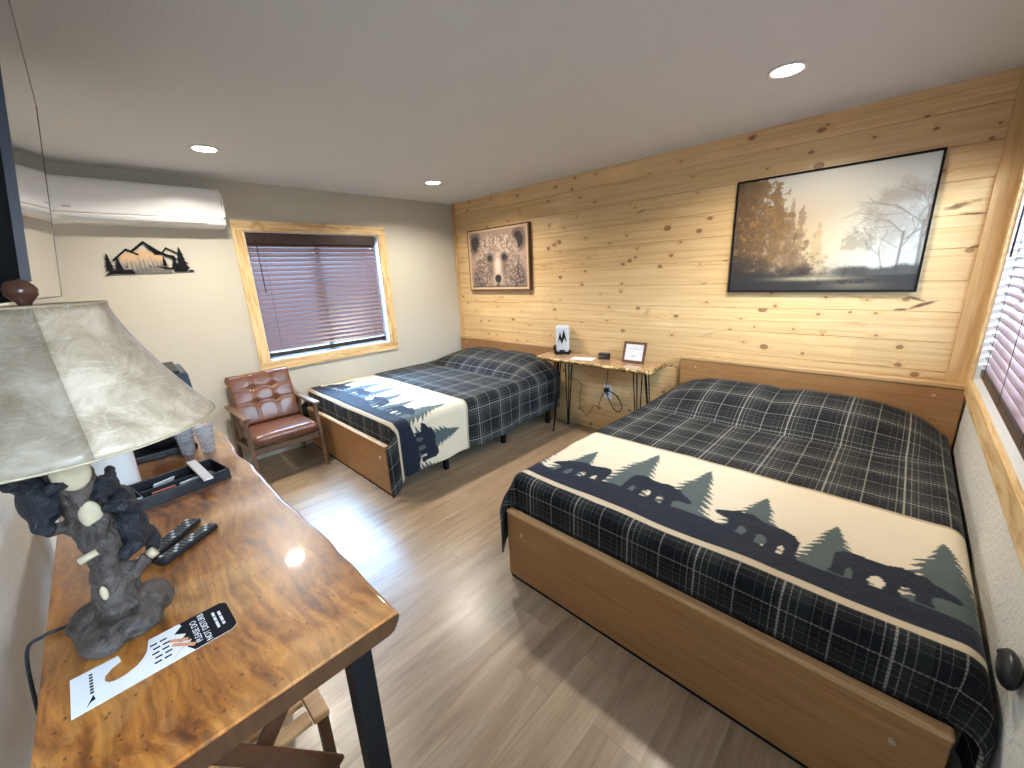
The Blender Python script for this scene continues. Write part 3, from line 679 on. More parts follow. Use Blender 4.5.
def scene_cols(nx, ny):
    X, Y = np.meshgrid(np.linspace(0, 1, nx), np.linspace(0, 1, ny)); n1 = fbm(nx, ny, 20, 6, 4, 3)
    a = np.array(s2l((196, 160, 118))); b = np.array(s2l((150, 140, 124))); d = np.array(s2l((70, 66, 66)))
    t_ = np.clip((Y-.4)/.4, 0, 1)[..., None]; C = b*(1-t_)+a*t_
    for k in range(11):
        cx = .05+.09*k; h = .55+.3*((k*37) % 10)/10; mm = (np.abs(X-cx) < .035*np.clip((h-Y)/h, 0, 1)+.004)*(Y < h); C = C*(1-.6*mm[..., None])+d*.6*mm[..., None]
    low = np.clip((.42-Y)*4+(n1-.5)*3, 0, 1)[..., None]; C = C*(1-.7*low)+d*1.3*.7*low
    return C
o = picture_grid('scenic_panel', 60, 30, lambda u, v: (.0085, yL+(yR-yL)*(.20+.46*u+.10*(u-.3)*(1-v)), zb+(zt-zb)*(.02+v*(.58+.14*math.sin(u*3.0)*1))), scene_cols(60, 30), M['print'], t)
bm = bmesh.new()
for u in (.25, .5, .85):
    bm = bmesh.new(); bm_tube(bm, [(0.0, yL+(yR-yL)*u, zb+.06), (.010, yL+(yR-yL)*u, zb+.06)], .006, 8); obj('standoff', bm, M['matteblack'], t)

# ================================================================ AIR CONDITIONER
ay0, ay1, az0, az1 = -3.45, -2.46, 2.065, 2.352
t = thing('air_conditioner', 'white wall mounted split air conditioner near ceiling left of the window', 'air conditioner', (0, -2.95, az0))
prof = [(0.0, az1), (.12, az1), (.165, az1-.006), (.188, az1-.03), (.196, az1-.09), (.200, az0+.075), (.196, az0+.060), (.0, az0+.055)]
bm = bmesh.new(); a = [bm.verts.new((x, ay0, z)) for x, z in prof]; b = [bm.verts.new((x, ay1, z)) for x, z in prof]
bm.faces.new(a); bm.faces.new(b[::-1])
for i in range(len(prof)): bm.faces.new((a[i], a[(i+1) % len(prof)], b[(i+1) % len(prof)], b[i]))
bmesh.ops.bevel(bm, geom=[e for e in bm.edges if all(abs(v.co.y-ay1) < 1e-5 for v in e.verts) or all(abs(v.co.y-ay0) < 1e-5 for v in e.verts)], offset=.018, segments=4, affect='EDGES')
o = obj('front_panel', bm, M['white_plastic'], t); autosmooth(o)
bm = bmesh.new(); prof = [(0.0, az0+.056), (.190, az0+.058), (.192, az0+.045), (.178, az0+.018), (.135, az0), (0.0, az0)]
a = [bm.verts.new((x, ay0+.008, z)) for x, z in prof]; b = [bm.verts.new((x, ay1-.008, z)) for x, z in prof]
bm.faces.new(a); bm.faces.new(b[::-1])
for i in range(len(prof)): bm.faces.new((a[i], a[(i+1) % len(prof)], b[(i+1) % len(prof)], b[i]))
obj('lower_body', bm, M['white_plastic'], t)
bm = bmesh.new(); bm_obox(bm, (.184, ay0+.06, az0+.036), (.184, ay1-.14, az0+.036), .006, .030, (-.5, 0, 1), .002); o = obj('louver', bm, M['grey_plastic'], t)
for a in ((.183, .190, ay1-.135, ay1-.13, az0+.022, az0+.05), (.1985, .2008, ay1-.095, ay1-.055, az0+.092, az0+.096), (.1985, .2008, ay0+.09, ay0+.13, az0+.086, az0+.098)):
    bm = bmesh.new(); bm_box(bm, *a); obj('emblem', bm, M['grey_plastic'], t)

# ================================================================ TELEVISION (tilted, far left)
tvx0, tvx1, tvz0, tvz1 = 1.60, 3.050, 1.596, 2.336
ytop = -3.349
def tvp(x, z, off=0.0):   # point on the screen plane, off = distance behind it
    return Vector((x, ytop-.14*(2.336-z)-off, z+.14*off*-1))
t = thing('television', 'large black television tilted down from a wall bracket, reflecting the air conditioner', 'television', (2.3, -D, 1.6))
def tvbox(bm, x0, x1, z0, z1, o0, o1, bev=0):
    vs = [bm.verts.new(tvp(x, z, o)) for x in (x0, x1) for o in (o0, o1) for z in (z0, z1)]
    for f in ((0,1,3,2),(4,6,7,5),(0,4,5,1),(2,3,7,6),(0,2,6,4),(1,5,7,3)): bm.faces.new([vs[i] for i in f])
bm = bmesh.new(); tvbox(bm, tvx0+.003, tvx1-.003, tvz0+.003, tvz1-.003, .0015, .006); obj('screen', bm, M['screen'], t)
M['tvbezel'] = simple('bronze_bezel', (0.10, 0.075, 0.06), .35, .6, .5, .1)
bm = bmesh.new()
for a in ((tvx0, tvx1, tvz0, tvz0+.003), (tvx0, tvx1, tvz1-.003, tvz1), (tvx0, tvx0+.003, tvz0+.003, tvz1-.003)): tvbox(bm, a[0], a[1], a[2], a[3], 0, .010)
obj('bezel', bm, M['tvbezel'], t)
bm = bmesh.new(); tvbox(bm, tvx1-.003, tvx1+.004, tvz0, tvz1, -.0015, .012); obj('side_bezel', bm, M['navyplastic'], t)
bm = bmesh.new(); tvbox(bm, tvx0+.01, tvx1-.001, tvz0+.005, tvz1-.01, .010, .075); o = obj('housing', bm, M['matteblack'], t)
bm = bmesh.new(); bm_box(bm, 2.05, 2.60, -D+.0005, -D+.03, 1.80, 2.15, .003)
bm_obox(bm, (2.2, -D+.02, 1.95), (2.2, -3.475, 1.97), .05, .05); bm_obox(bm, (2.45, -D+.02, 1.95), (2.45, -3.475, 1.97), .05, .05)
obj('wall_bracket', bm, M['blackmetal'], t)

# ================================================================ BEDS
def bed(label, x0, x1, hb_x0, hb_x1, fb_x0, fb_x1):
    L = 2.10
    t = thing('bed', label, 'bed', ((x0+x1)/2, -1.05, 0))
    hz = .885 if x0 > 2 else .845
    bm = bmesh.new(); bm_box(bm, hb_x0, hb_x1, -.062, -.022, .02, hz-.03, .003); hb = obj('headboard', bm, M['oak'], t)
    bm = bmesh.new(); bm_box(bm, hb_x0-.003, hb_x1+.003, -.068, -.0205, hz-.034, hz, .010, 3); obj('headboard_cap', bm, M['oak_light'], hb)
    bm = bmesh.new(); bm_box(bm, fb_x0, fb_x1, -L, -L+.032, .018, .402, .004); fb = obj('footboard', bm, M['oak'], t)
    bm = bmesh.new(); bm_box(bm, fb_x0-.002, fb_x1+.002, -L-.005, -L+.036, .392, .415, .009, 3); obj('footboard_cap', bm, M['oak_light'], fb)
    bm = bmesh.new(); bm_box(bm, fb_x0+.01, fb_x1-.01, -L+.004, -L+.028, .001, .02); obj('toe_strip', bm, M['matteblack'], fb)
    for xx in (fb_x0+.10, fb_x1-.10):
        bm = bmesh.new()
        bmesh.ops.create_cone(bm, cap_ends=True, segments=20, radius1=.011, radius2=.009, depth=.006, matrix=Matrix.Translation((xx, -L-.003, .30)) @ Matrix.Rotation(PI/2, 4, 'X'))
        obj('bolt', bm, M['steel'] if xx > fb_x0+.5 else M['oak_light'], fb)
    for xx in (hb_x0+.12, hb_x1-.12):
        bm = bmesh.new()
        bmesh.ops.create_cone(bm, cap_ends=True, segments=20, radius1=.009, radius2=.008, depth=.006, matrix=Matrix.Translation((xx, -.065, .80 if x0 > 2 else .77)) @ Matrix.Rotation(PI/2, 4, 'X'))
        obj('bolt', bm, M['oak_light'], hb)
    # black metal platform with legs
    bm = bmesh.new()
    for a in ((x0+.03, x0+.07, -L+.04, -.08), (x1-.07, x1-.03, -L+.04, -.08), ((x0+x1)/2-.02, (x0+x1)/2+.02, -L+.04, -.08)): bm_box(bm, a[0], a[1], a[2], a[3], .24, .28, .003)
    for k in range(12): yy = -L+.08+k*.175; bm_box(bm, x0+.03, x1-.03, yy, yy+.05, .28, .29)
    obj('platform', bm, M['matteblack'], t)
    for xx in (x0+.05, (x0+x1)/2, x1-.05):
        for yy in (-1.55, -.85, -.16):
            bm = bmesh.new(); bm_box(bm, xx-.02, xx+.02, yy-.02, yy+.02, 0, .24, .003); obj('leg', bm, M['blackmetal'], t)
    bm = bmesh.new(); bm_box(bm, x0+.015, x1-.015, -L+.07, -.075, .291, .555, .035, 4); o = obj('mattress', bm, M['matteblack'], t); autosmooth(o)
    return t
bed('larger looking oak bed in the right corner under the forest picture', 2.90, 4.49, 2.946, 4.549, 2.883, 4.489)
bed('oak bed against the left wall beside the window, partly hidden by the armchair', 0.07, 1.63, 0.048, 1.60, 0.085, 1.622)

def m_quilt():
    n = NT('plaid_bear_quilt'); uvv = n.uv('cloth'); u, v, _ = n.sep(uvv)
    P = 0.268
    def lines(c, off, hw):
        f = n.math('MULTIPLY', n.math('ABSOLUTE', n.math('SUBTRACT', n.math('FRACT', n.math('DIVIDE', n.math('SUBTRACT', c, off), P)), 0.5)), P)
        return n.math('GREATER_THAN', f, P/2-hw)
    def band(c, off, hw): return lines(c, off, hw)
    tw = n.math('GREATER_THAN', n.math('FRACT', n.math('MULTIPLY', n.math('ADD', u, v), 130.0)), 0.45)
    twx = n.math('GREATER_THAN', n.math('FRACT', n.math('MULTIPLY', u, 95.0)), 0.5)
    base = (0.0040, 0.0052, 0.0085)
    c = n.mix(0.0, base, base)
    grey = (0.022, 0.025, 0.025)
    bu = n.math('MULTIPLY', band(u, 0.03, 0.045), 0.75); bv = n.math('MULTIPLY', band(v, 0.03, 0.045), 0.75)
    c = n.mix(n.math('MULTIPLY', n.math('MULTIPLY', bu, n.math('MULTIPLY_ADD', tw, 0.6, 0.4)), 0.9), c, grey)
    c = n.mix(n.math('MULTIPLY', n.math('MULTIPLY', bv, n.math('MULTIPLY_ADD', tw, 0.6, 0.4)), 0.8), c, grey)
    ln = (0.36, 0.35, 0.31); dash = n.math('GREATER_THAN', n.math('FRACT', n.math('MULTIPLY', v, 75.0)), 0.35); dashu = n.math('GREATER_THAN', n.math('FRACT', n.math('MULTIPLY', u, 75.0)), 0.35)
    for cc, dd in ((u, dash), (v, dashu)):
        for off, hw, st in ((0.0, .0034, .66), (.022, .0020, .36), (-.024, .0020, .36), (.044, .0016, .24), (-.048, .0014, .16), (.134, .0026, .48), (.085, .0014, .18), (.108, .0012, .12), (-.075, .0012, .12)):
            c = n.mix(n.math('MULTIPLY', n.math('MULTIPLY', lines(cc, off, hw), n.math('MULTIPLY_ADD', dd, .6, .4)), st), c, ln)
    # slubby dark/light noise between lines
    nz = n.noise(n.comb(n.math('MULTIPLY', u, 60.0), n.math('MULTIPLY', v, 8.0)), 2.0, 3)
    c = n.mix(n.math('MULTIPLY', n.ramp(nz, [(0.52, 0.0), (0.68, 1.0)]), 0.18), c, (0.035, 0.040, 0.042))
    a = n.n('ShaderNodeVertexColor', layer_name='Col')
    speck = n.noise(n.comb(u, v), 260, 2)
    pc = n.mix(n.math('MULTIPLY', n.ramp(speck, [(0.5, 0.0), (0.62, 1.0)]), 0.25), a.outputs[0], (0.30, 0.26, 0.20))
    c = n.mix(a.outputs['Alpha'], c, n.mix(0.75, pc, a.outputs[0]))
    n.set(c, 0.75, 0, 0.18)
    n.b.inputs['Sheen Weight'].default_value = 0.03; n.b.inputs['Sheen Roughness'].default_value = 0.4
    q = n.math('MULTIPLY', n.math('SINE', n.math('MULTIPLY', u, 150.0)), n.math('SINE', n.math('MULTIPLY', v, 150.0)))
    f = n.noise(n.comb(u, v), 55, 3)
    n.bump(n.math('ADD', n.math('MULTIPLY', q, .25), f), 0.28, .006)
    return n.m
M['quilt'] = m_quilt()
def quilt(label, x0, x1, shift, side_drop, right_drop, zt, seed, pillow, vs_=0.0):
    yf, yh = -2.00, -.085; R_ = .062; foot = .22
    
    us = np.arange(x0-side_drop, x1+right_drop+.001, .0062)
    vs = np.concatenate([np.arange(yf-foot, -1.98+vs_, .014), np.arange(-1.98+vs_, -1.20+vs_, .0058), np.arange(-1.20+vs_, yh+.001, .02)]); vs[-1] = yh
    U, V = np.meshgrid(us, vs); ny, nx = U.shape
    ds = np.where(U < x0, x0-U, np.where(U > x1, U-x1, 0)); sgn = np.where(U < x0, -1.0, 1.0); dt = np.where(V < yf, yf-V, 0)
    d = np.sqrt(ds**2+dt**2)+1e-9
    nxv = sgn*ds/d; nyv = -dt/d
    bx = np.clip(U, x0, x1); by = np.maximum(V, yf)
    ang = np.minimum(d/R_, PI/2); outw = R_*np.sin(ang); down = R_*(1-np.cos(ang)) + np.maximum(d-R_*PI/2, 0)
    hang = np.maximum(d-R_*PI/2, 0)
    corner = (ds > .02)*(dt > .02)*1.0
    hem = (ds > 0)
    down *= np.where(hem, 1+.05*np.sin(V*2.3+seed)+.03*np.sin(V*5.1+1.3*seed), 1)
    fold = .012*np.sin(V*9+seed)+.010*np.sin(V*17+2*seed)
    outw = outw + np.where(ds > .1, fold*np.clip(hang/.25, 0, 1), 0) 
    Xp = bx+nxv*outw; Yp = by+nyv*outw*np.where(ds < .02, .9, 1.0); Zp = zt-down
    # outside the footboard ends the cloth hangs straight on past the corner, gathered
    w_ = np.clip((ds-.045)/.09, 0, 1); w_ = w_*w_*(3-2*w_)*(dt > 0)
    a2 = np.minimum(ds/R_, PI/2); o2 = R_*np.sin(a2); d2 = R_*(1-np.cos(a2))+np.maximum(ds-R_*PI/2, 0)
    bul = .022*np.sin(np.clip(dt/foot, 0, 1)*PI)
    Xs = np.where(U < x0, x0-o2-bul, x1+o2+bul); Ys = yf-.60*dt; Zs = zt-d2*(1+.25*dt/foot)-.25*dt
    Xp = Xp*(1-w_)+Xs*w_; Yp = Yp*(1-w_)+Ys*w_; Zp = Zp*(1-w_)+Zs*w_
    # corner gathers bulge a little
    Zp = np.maximum(Zp, .035)
    # keep foot drop behind the footboard
    Yp = np.where(ds < .046, np.maximum(Yp, -2.062), Yp)
    # pillow mound under the cover near the headboard
    cxm = (x0+x1)/2; wx = (x1-x0)/2
    ex = np.clip(1-(np.abs(U-cxm)/(wx+.02))**5, 0, 1)
    prof = np.where(V > -.62, np.sin(np.clip((V+.62)/.50, 0, 1)*PI*.55)**.75, 0)
    crease = -.018*np.exp(-((V+.62)/.045)**2)
    mid = 1-.10*np.exp(-((U-cxm)/.07)**2)
    Zp = Zp + (pillow*prof*mid+crease)*ex*(d < .15)
    Yp = Yp
    fall = fbm(nx, ny, 7, 7, 3, seed+11)-.5
    Zp = Zp + fall*.018*(d < R_*1.2)
    me = bpy.data.meshes.new('bedspread')
    P3 = np.stack([Xp, Yp, Zp], -1).reshape(-1, 3); base = Vector(((x0+x1)/2, -1.0, .0)); P3 = P3-np.array(base)[None]
    I = np.arange(ny*nx).reshape(ny, nx); Fq = np.stack([I[:-1, :-1], I[:-1, 1:], I[1:, 1:], I[1:, :-1]], -1).reshape(-1, 4)
    me.from_pydata(P3.tolist(), [], Fq.tolist()); me.materials.append(M['quilt'])
    me.polygons.foreach_set('use_smooth', [True]*len(me.polygons))
    cu = U-shift; cv = V-vs_
    uvl = me.uv_layers.new(name='cloth'); li = np.empty(len(me.loops), np.int32); me.loops.foreach_get('vertex_index', li)
    uvp = np.stack([cu.ravel()-3.28, cv.ravel()+1.93], -1)[li]; uvl.data.foreach_set('uv', uvp.astype(np.float32).ravel())
    # printed runner
    col = np.zeros((ny, nx, 4), np.float32)
    cream = (0.56, 0.49, 0.37); grey = (0.060, 0.082, 0.084); navy = (0.005, 0.0098, 0.0225); tan = (0.35, 0.28, 0.19); stripe = (0.46, 0.38, 0.27)
    run = (cv > -1.955) & (cv < -1.24); col[run] = (*cream, 1)
    col[(cv > -1.258) & (cv < -1.238)] = (*tan, 1)
    col[(cv > -1.955) & (cv < -1.922)] = (*stripe, 1)
    def fill(mask, c): col[mask & run & (cv > -1.922)] = (*c, 1)
    hill = lambda x: -1.79+.035*np.sin((x-3.2)*4.6)+.012*np.sin((x-3.2)*13)
    trees = [(-.02, .36, .13), (.27, .46, .155), (.55, .45, .155), (.82, .38, .135)]
    k0 = -3
    for k in range(-4, 5):
        for j, (tx, th, twd) in enumerate(trees):
            cx_ = 3.10+tx+k*1.09; hb = float(hill(cx_))-.03
            if cx_ < us[0]-.2-shift or cx_ > us[-1]+.2-shift: continue
            fill(inpoly(cu, cv, [(cx_+a, hb+b) for a, b in tree_poly(th, twd, 10, j+7)]), grey)
    fill(cv < hill(cu), navy)
    for k in range(-5, 8):
        bx_ = 2.965+k*.405; hb = float(hill(bx_+.14))+.0; s_ = 1 if k % 2 else -1; ln_ = .31
        poly = [((bx_+a*ln_) if s_ > 0 else (bx_+(1-a)*ln_), hb+.004+b*ln_*1.0) for a, b in BEAR]
        sl = (float(hill(bx_+.25))-float(hill(bx_+.03)))/.22; poly = [(a, b+(a-bx_-.14)*sl) for a, b in poly]
        fill(inpoly(cu, cv, poly), navy)
    at = me.color_attributes.new('Col', 'FLOAT_COLOR', 'POINT'); at.data.foreach_set('color', col.ravel())
    o = bpy.data.objects.new('bedspread', me); COL.objects.link(o); o.location = base
    o['label'] = label; o['category'] = 'bedspread'; o['group'] = 'plaid quilts with bear runner print'
    sd = o.modifiers.new('thickness', 'SOLIDIFY'); sd.thickness = .008; sd.offset = -1
    return o
quilt('plaid quilt with bears and pine trees print on the right bed under the forest picture', 2.925, 4.470, 0.0, .34, .36, .592, 3, .15, -.042)
quilt('plaid quilt with bears and pine trees print on the left bed near the window', .085, 1.632, -2.86, .30, .46, .592, 5, .15, -.115)

# ================================================================ ARMCHAIR
def armchair():
    t = thing('armchair', 'brown tufted leather armchair with wooden arms between counter and left bed', 'armchair', (0.36, -2.46, 0))
    Y0, Y1 = -2.745, -2.175     # arms outer
    # back cushion, tufted: grid deformed
    def cushion(name, fn, nu, nv, th, par, tufts=None, puff=.005):
        bm = bmesh.new(); g = {}
        for sgn in (1, -1):
            for i in range(nu+1):
                for j in range(nv+1):
                    u, v = i/nu, j/nv; e = (1-(2*u-1)**8)*(1-(2*v-1)**8)
                    w = sgn*(th/2*(e**.16 if e > 0 else 0))
                    if sgn > 0:
                        w += puff*math.sin(PI*u)*math.sin(PI*v)*.5
                        for (tu, tv) in (tufts or []):
                            r2 = ((u-tu)/.10)**2+((v-tv)/.11)**2; w -= .014*math.exp(-r2*3.0)
                        if tufts:
                            for (tu, tv) in tufts:
                                w -= .0035*math.exp(-((u-tu)/.016)**2)+.0035*math.exp(-((v-tv)/.018)**2)
                    if (i in (0, nu) or j in (0, nv)) and sgn < 0: g[(i, j, -1)] = g[(i, j, 1)]; continue
                    g[(i, j, sgn)] = bm.verts.new(fn(u, v, w))
        for sgn in (1, -1):
            for i in range(nu):
                for j in range(nv):
                    q = [g[(i, j, sgn)], g[(i+1, j, sgn)], g[(i+1, j+1, sgn)], g[(i, j+1, sgn)]]
                    if len(set(q)) == 4:
                        try: bm.faces.new(q if sgn > 0 else q[::-1])
                        except ValueError: pass
        return obj(name, bm, M['leather'], par, smooth=True)
    # back leans: bottom at x=.24,z=.42 ; top x=.10,z=.86
    y0, y1 = Y0+.035, Y1-.035
    def fb(u, v, w):
        x = .225-.125*v + w*.96; z = .41+.44*v + w*.27
        return Vector((x, y0+(y1-y0)*u, z))
    tf = [(.34, .42), (.66, .42), (.34, .70), (.66, .70)]
    bc = cushion('back_cushion', fb, 44, 36, .085, t, tf)
    for (tu, tv) in tf:
        bm = bmesh.new(); c = fb(tu, tv, .030); bmesh.ops.create_uvsphere(bm, u_segments=10, v_segments=6, radius=.010, matrix=Matrix.Translation(c)); obj('button', bm, M['leather'], bc, smooth=True)
    def fs(u, v, w): return Vector((.19+.47*v, y0+(y1-y0)*u, .365+.02*v+w))
    cushion('seat_cushion', fs, 30, 30, .105, t)
    for yy, s in ((Y0+.016, -1), (Y1-.016, 1)):
        a = bmesh.new(); bm_obox(a, (.06, yy, .585), (.66, yy, .592), .055, .024, (0, 0, 1), .008); obj('armrest', a, M['chairwood'], t)
        a = bmesh.new(); bm_obox(a, (.585, yy, .58), (.640, yy, 0), .030, .045, (1, 0, 0), .006); obj('leg', a, M['chairwood'], t)
        a = bmesh.new(); bm_obox(a, (.20, yy, .58), (.06, yy, 0), .030, .045, (1, 0, 0), .006); obj('leg', a, M['chairwood'], t)
        a = bmesh.new(); bm_obox(a, (.14, yy, .27), (.61, yy, .315), .022, .045, (0, 0, 1), .005); obj('side_rail', a, M['chairwood'], t)
    for q in ((.585, .615, .265, .315), (.16, .19, .26, .305)):
        a = bmesh.new(); bm_box(a, q[0], q[1], Y0+.03, Y1-.03, q[2], q[3], .004); obj('cross_rail', a, M['chairwood'], t)
    a = bmesh.new()
    for k in range(5): yy = y0+.05+k*(y1-y0-.1)/4; bm_obox(a, (.165, yy, .37), (.045, yy, .82), .03, .012, (1, 0, 0), .003)
    bm_obox(a, (.05, y0, .80), (.05, y1, .80), .02, .045, (0, 0, 1), .004)
    obj('back_frame', a, M['chairwood'], t)
armchair()

# ================================================================ SMALL LIVE EDGE DESK between beds
t = thing('desk', 'small live edge wood console on black hairpin legs between the two beds', 'desk', (2.2, -.2, 0))
def slab(xa, xb, yback, yfront, z0, z1, seed, amp, top_m, edge_m, parent, name, nseg=70, endamp=.004):
    rs = np.random.RandomState(seed); bm = bmesh.new()
    xs = np.linspace(xa, xb, nseg); w = fbm(nseg, 2, nseg/12, 1, 4, seed, .6)[0]-.5; w2 = fbm(nseg, 2, nseg/5, 1, 3, seed+1, .6)[0]-.5
    rings = []
    for i, x in enumerate(xs):
        yt = yfront+amp*w[i]*2; yb_ = yt + .018 + .02*w2[i]
        rings.append([(x, yback, z1), (x, yt+.012, z1), (x, yt+.003, z1-.004), (x, yt-.002+.008*w2[i], (z0+z1)/2+.006), (x, yb_, z0+.002), (x, yb_+.01, z0), (x, yback, z0)])
    V_ = [[bm.verts.new(p) for p in r] for r in rings]; n = len(rings[0])
    for i in range(nseg-1):
        for k in range(n):
            f = bm.faces.new((V_[i][k], V_[i][(k+1) % n], V_[i+1][(k+1) % n], V_[i+1][k])); f.material_index = 1 if k in (1, 2, 3, 4) else 0
            f.smooth = k in (2, 3, 4)
    bm.faces.new(V_[0]).material_index = 1; bm.faces.new(V_[-1][::-1]).material_index = 1
    return obj(name, bm, [top_m, edge_m], parent)
slab(1.60, 2.80, -.012, -.375, .752, .789, 4, .035, M['desk'], M['desk_edge'], t, 'tabletop')
def hairpin(cx, cy, dx, dy, par):
    bm = bmesh.new(); top = .752; foot = Vector((cx+dx*.02, cy+dy*.02, .006))
    for (ox, oy) in ((-.055*dx, 0), (0, -.055*dy), (-.045*dx, -.045*dy)):
        bm_tube(bm, [(cx+ox, cy+oy, top), foot+Vector((ox*.12, oy*.12, 0))], .0055, 8)
    bm_tube(bm, [foot+Vector((-.012, 0, 0)), foot+Vector((.012, 0, 0))], .006, 8)
    bm_box(bm, cx-.06*(dx > 0)-.01, cx+.06*(dx < 0)+.01, cy-.06*(dy > 0)-.01, cy+.06*(dy < 0)+.01, top-.004, top)
    obj('hairpin_leg', bm, M['blackmetal'], par)
for cx, dx in ((1.80, -1), (2.70, 1)):
    for cy, dy in ((-.30, -1), (-.075, 1)): hairpin(cx, cy, dx, dy, t)
# things on it
ZD = .789
t = t_lantern = thing('table_lamp', 'small white lantern lamp with black tree cutout on the live edge console', 'lamp', (1.72, -.11, ZD))
lx0, lx1, ly0, ly1 = 1.690, 1.825, -.175, -.04
bm = bmesh.new(); bm_box(bm, lx0, lx1, ly0, ly1, ZD+.022, ZD+.285, .022, 4)
M['lampwhite'] = simple('frosted_lantern', (0.52, 0.53, 0.54), .5, 0, .3, .05)
lrot = Matrix.Translation((1.7575, -.1075, 0)) @ Matrix.Rotation(math.radians(33), 4, 'Z') @ Matrix.Translation((-1.7575, .1075, 0)); bm.transform(lrot)
o = obj('lamp_shade', bm, M['lampwhite'], t); autosmooth(o)
bm = bmesh.new(); bm_box(bm, lx0-.008, lx1+.008, ly0-.008, ly1+.008, ZD, ZD+.022, .004); bm_box(bm, lx0-.012, lx0-.001, ly0-.010, ly0+.02, ZD+.01, ZD+.10, .002); bm.transform(lrot); obj('base', bm, M['matteblack'], t)
bm = bmesh.new(); fl = lambda u, v, w: Vector((1.690+.135*u, ly0-.001-w, ZD+.28*v))
bm_prism(bm, [(.16, .40), (.34, .82), (.46, .58), (.62, .90), (.86, .42), (.70, .56), (.66, .60), (.48, .38), (.32, .56)], fl, .004); bm.transform(lrot); obj('tree_cutout', bm, M['matteblack'], t)
bm = bmesh.new(); bm_prism(bm, [(.30+.42*a, .105+.12*b) for a, b in BEAR], fl, .004); bm.transform(lrot); obj('bear_cutout', bm, M['matteblack'], t)
bm = bmesh.new(); bm_box(bm, 1.98, 2.20, -.30, -.17, ZD+.0003, ZD+.002); o = obj('paper_card', bm, M['paper']); o.data.transform(Matrix.Translation((-2.09, .235, 0))); o.data.transform(Matrix.Rotation(.28, 4, 'Z')); o.data.transform(Matrix.Translation((2.09, -.235, 0)))
tag(o, 'white card lying flat on the console beside the lantern lamp', 'card')
t = t_clock = thing('alarm_clock', 'small black digital clock box on the console between card and photo frame', 'clock', (2.25, -.12, ZD))
bm = bmesh.new(); bm_box(bm, 2.205, 2.305, -.155, -.095, ZD, ZD+.055, .006); obj('body', bm, M['blackplastic'], t)
bm = bmesh.new(); bm_box(bm, 2.212, 2.298, -.1565, -.155, ZD+.010, ZD+.045); obj('display', bm, M['screen'], t)
t = thing('photo_frame', 'dark wooden tabletop frame holding a white page at the right end of the console', 'photo frame', (2.53, -.11, ZD))
def tilt(bm, px_, py_, pz_, ax, az):
    bm.transform(Matrix.Translation((px_, py_, pz_)) @ Matrix.Rotation(az, 4, 'Z') @ Matrix.Rotation(ax, 4, 'X'))
ang = math.radians(-16); azr = .02
bm = bmesh.new(); w2, h2, b2 = .105, .185, .020
for a in ((-w2, w2, 0, b2), (-w2, w2, h2-b2, h2), (-w2, -w2+b2, b2, h2-b2), (w2-b2, w2, b2, h2-b2)): bm_box(bm, a[0], a[1], -.012, .004, a[2], a[3], .002)
bm_box(bm, -w2+.005, w2-.005, .002, .006, .005, h2-.005); tilt(bm, 2.560, -.15, ZD+.002, ang, azr); obj('frame', bm, M['frame_brown'], t)
bm = bmesh.new(); bm_box(bm, -w2+b2, w2-b2, -.006, .002, b2, h2-b2); tilt(bm, 2.560, -.15, ZD+.002, ang, azr); pg = obj('page', bm, M['paper'], t)
bm = bmesh.new(); bm_box(bm, -.055, .06, -.0072, -.006, .118, .126); bm_box(bm, -.02, .02, -.0072, -.006, .05, .066); tilt(bm, 2.560, -.15, ZD+.002, ang, azr); obj('printed_lines', bm, M['grey_plastic'], pg)
bm = bmesh.new(); bm_obox(bm, (2.57, -.075, ZD+.002), (2.56, -.118, ZD+.13), .04, .004, (0, 1, .3)); obj('easel', bm, M['matteblack'], t)
# outlet, plug and cords
t = thing('power_outlet', 'white wall outlet with black plug under the console', 'outlet', (2.23, 0, .36))
bm = bmesh.new(); bm_box(bm, 2.185, 2.275, -.008, -.0005, .36, .50, .003); obj('cover_plate', bm, M['white_plastic'], t)
for zc in (.405, .455):
    bm = bmesh.new(); bm_box(bm, 2.21, 2.25, -.0105, -.008, zc-.015, zc+.015, .002); obj('socket', bm, M['grey_plastic'], t)
def cord(pts, r, m_, par, sm=8):
    P_ = [Vector(p) for p in pts]; out = []
    for i in range(len(P_)-1):
        a = P_[max(i-1, 0)]; b = P_[i]; c = P_[i+1]; d = P_[min(i+2, len(P_)-1)]
        for k in range(sm):
            s_ = k/sm; out.append(.5*((2*b)+(-a+c)*s_+(2*a-5*b+4*c-d)*s_*s_+(-a+3*b-3*c+d)*s_**3))
    out.append(P_[-1]); bm = bmesh.new(); bm_tube(bm, out, r, 7); return obj('power_cord', bm, m_, par)
bm = bmesh.new(); bm_box(bm, 2.205, 2.25, -.045, -.011, .43, .475, .006); t_plug = thing('power_adapter', 'black adapter plugged into the wall outlet under the console, its cord looped', 'adapter', (2.228, -.03, .43)); obj('plug_body', bm, M['blackplastic'], t_plug)
cord([(2.24, -.0965, .80), (2.236, -.008, .797), (2.235, -.006, .76), (2.23, -.02, .60), (2.225, -.030, .50), (2.226, -.05, .46)], .0035, M['blackplastic'], t_clock)
cord([(2.235, -.047, .44), (2.28, -.06, .36), (2.34, -.05, .27), (2.38, -.03, .26), (2.40, -.03, .32), (2.34, -.04, .42), (2.26, -.047, .455)], .005, M['blackplastic'], t_plug)
M['browncord'] = simple('brown_cord', (0.10, 0.055, 0.025), .5)
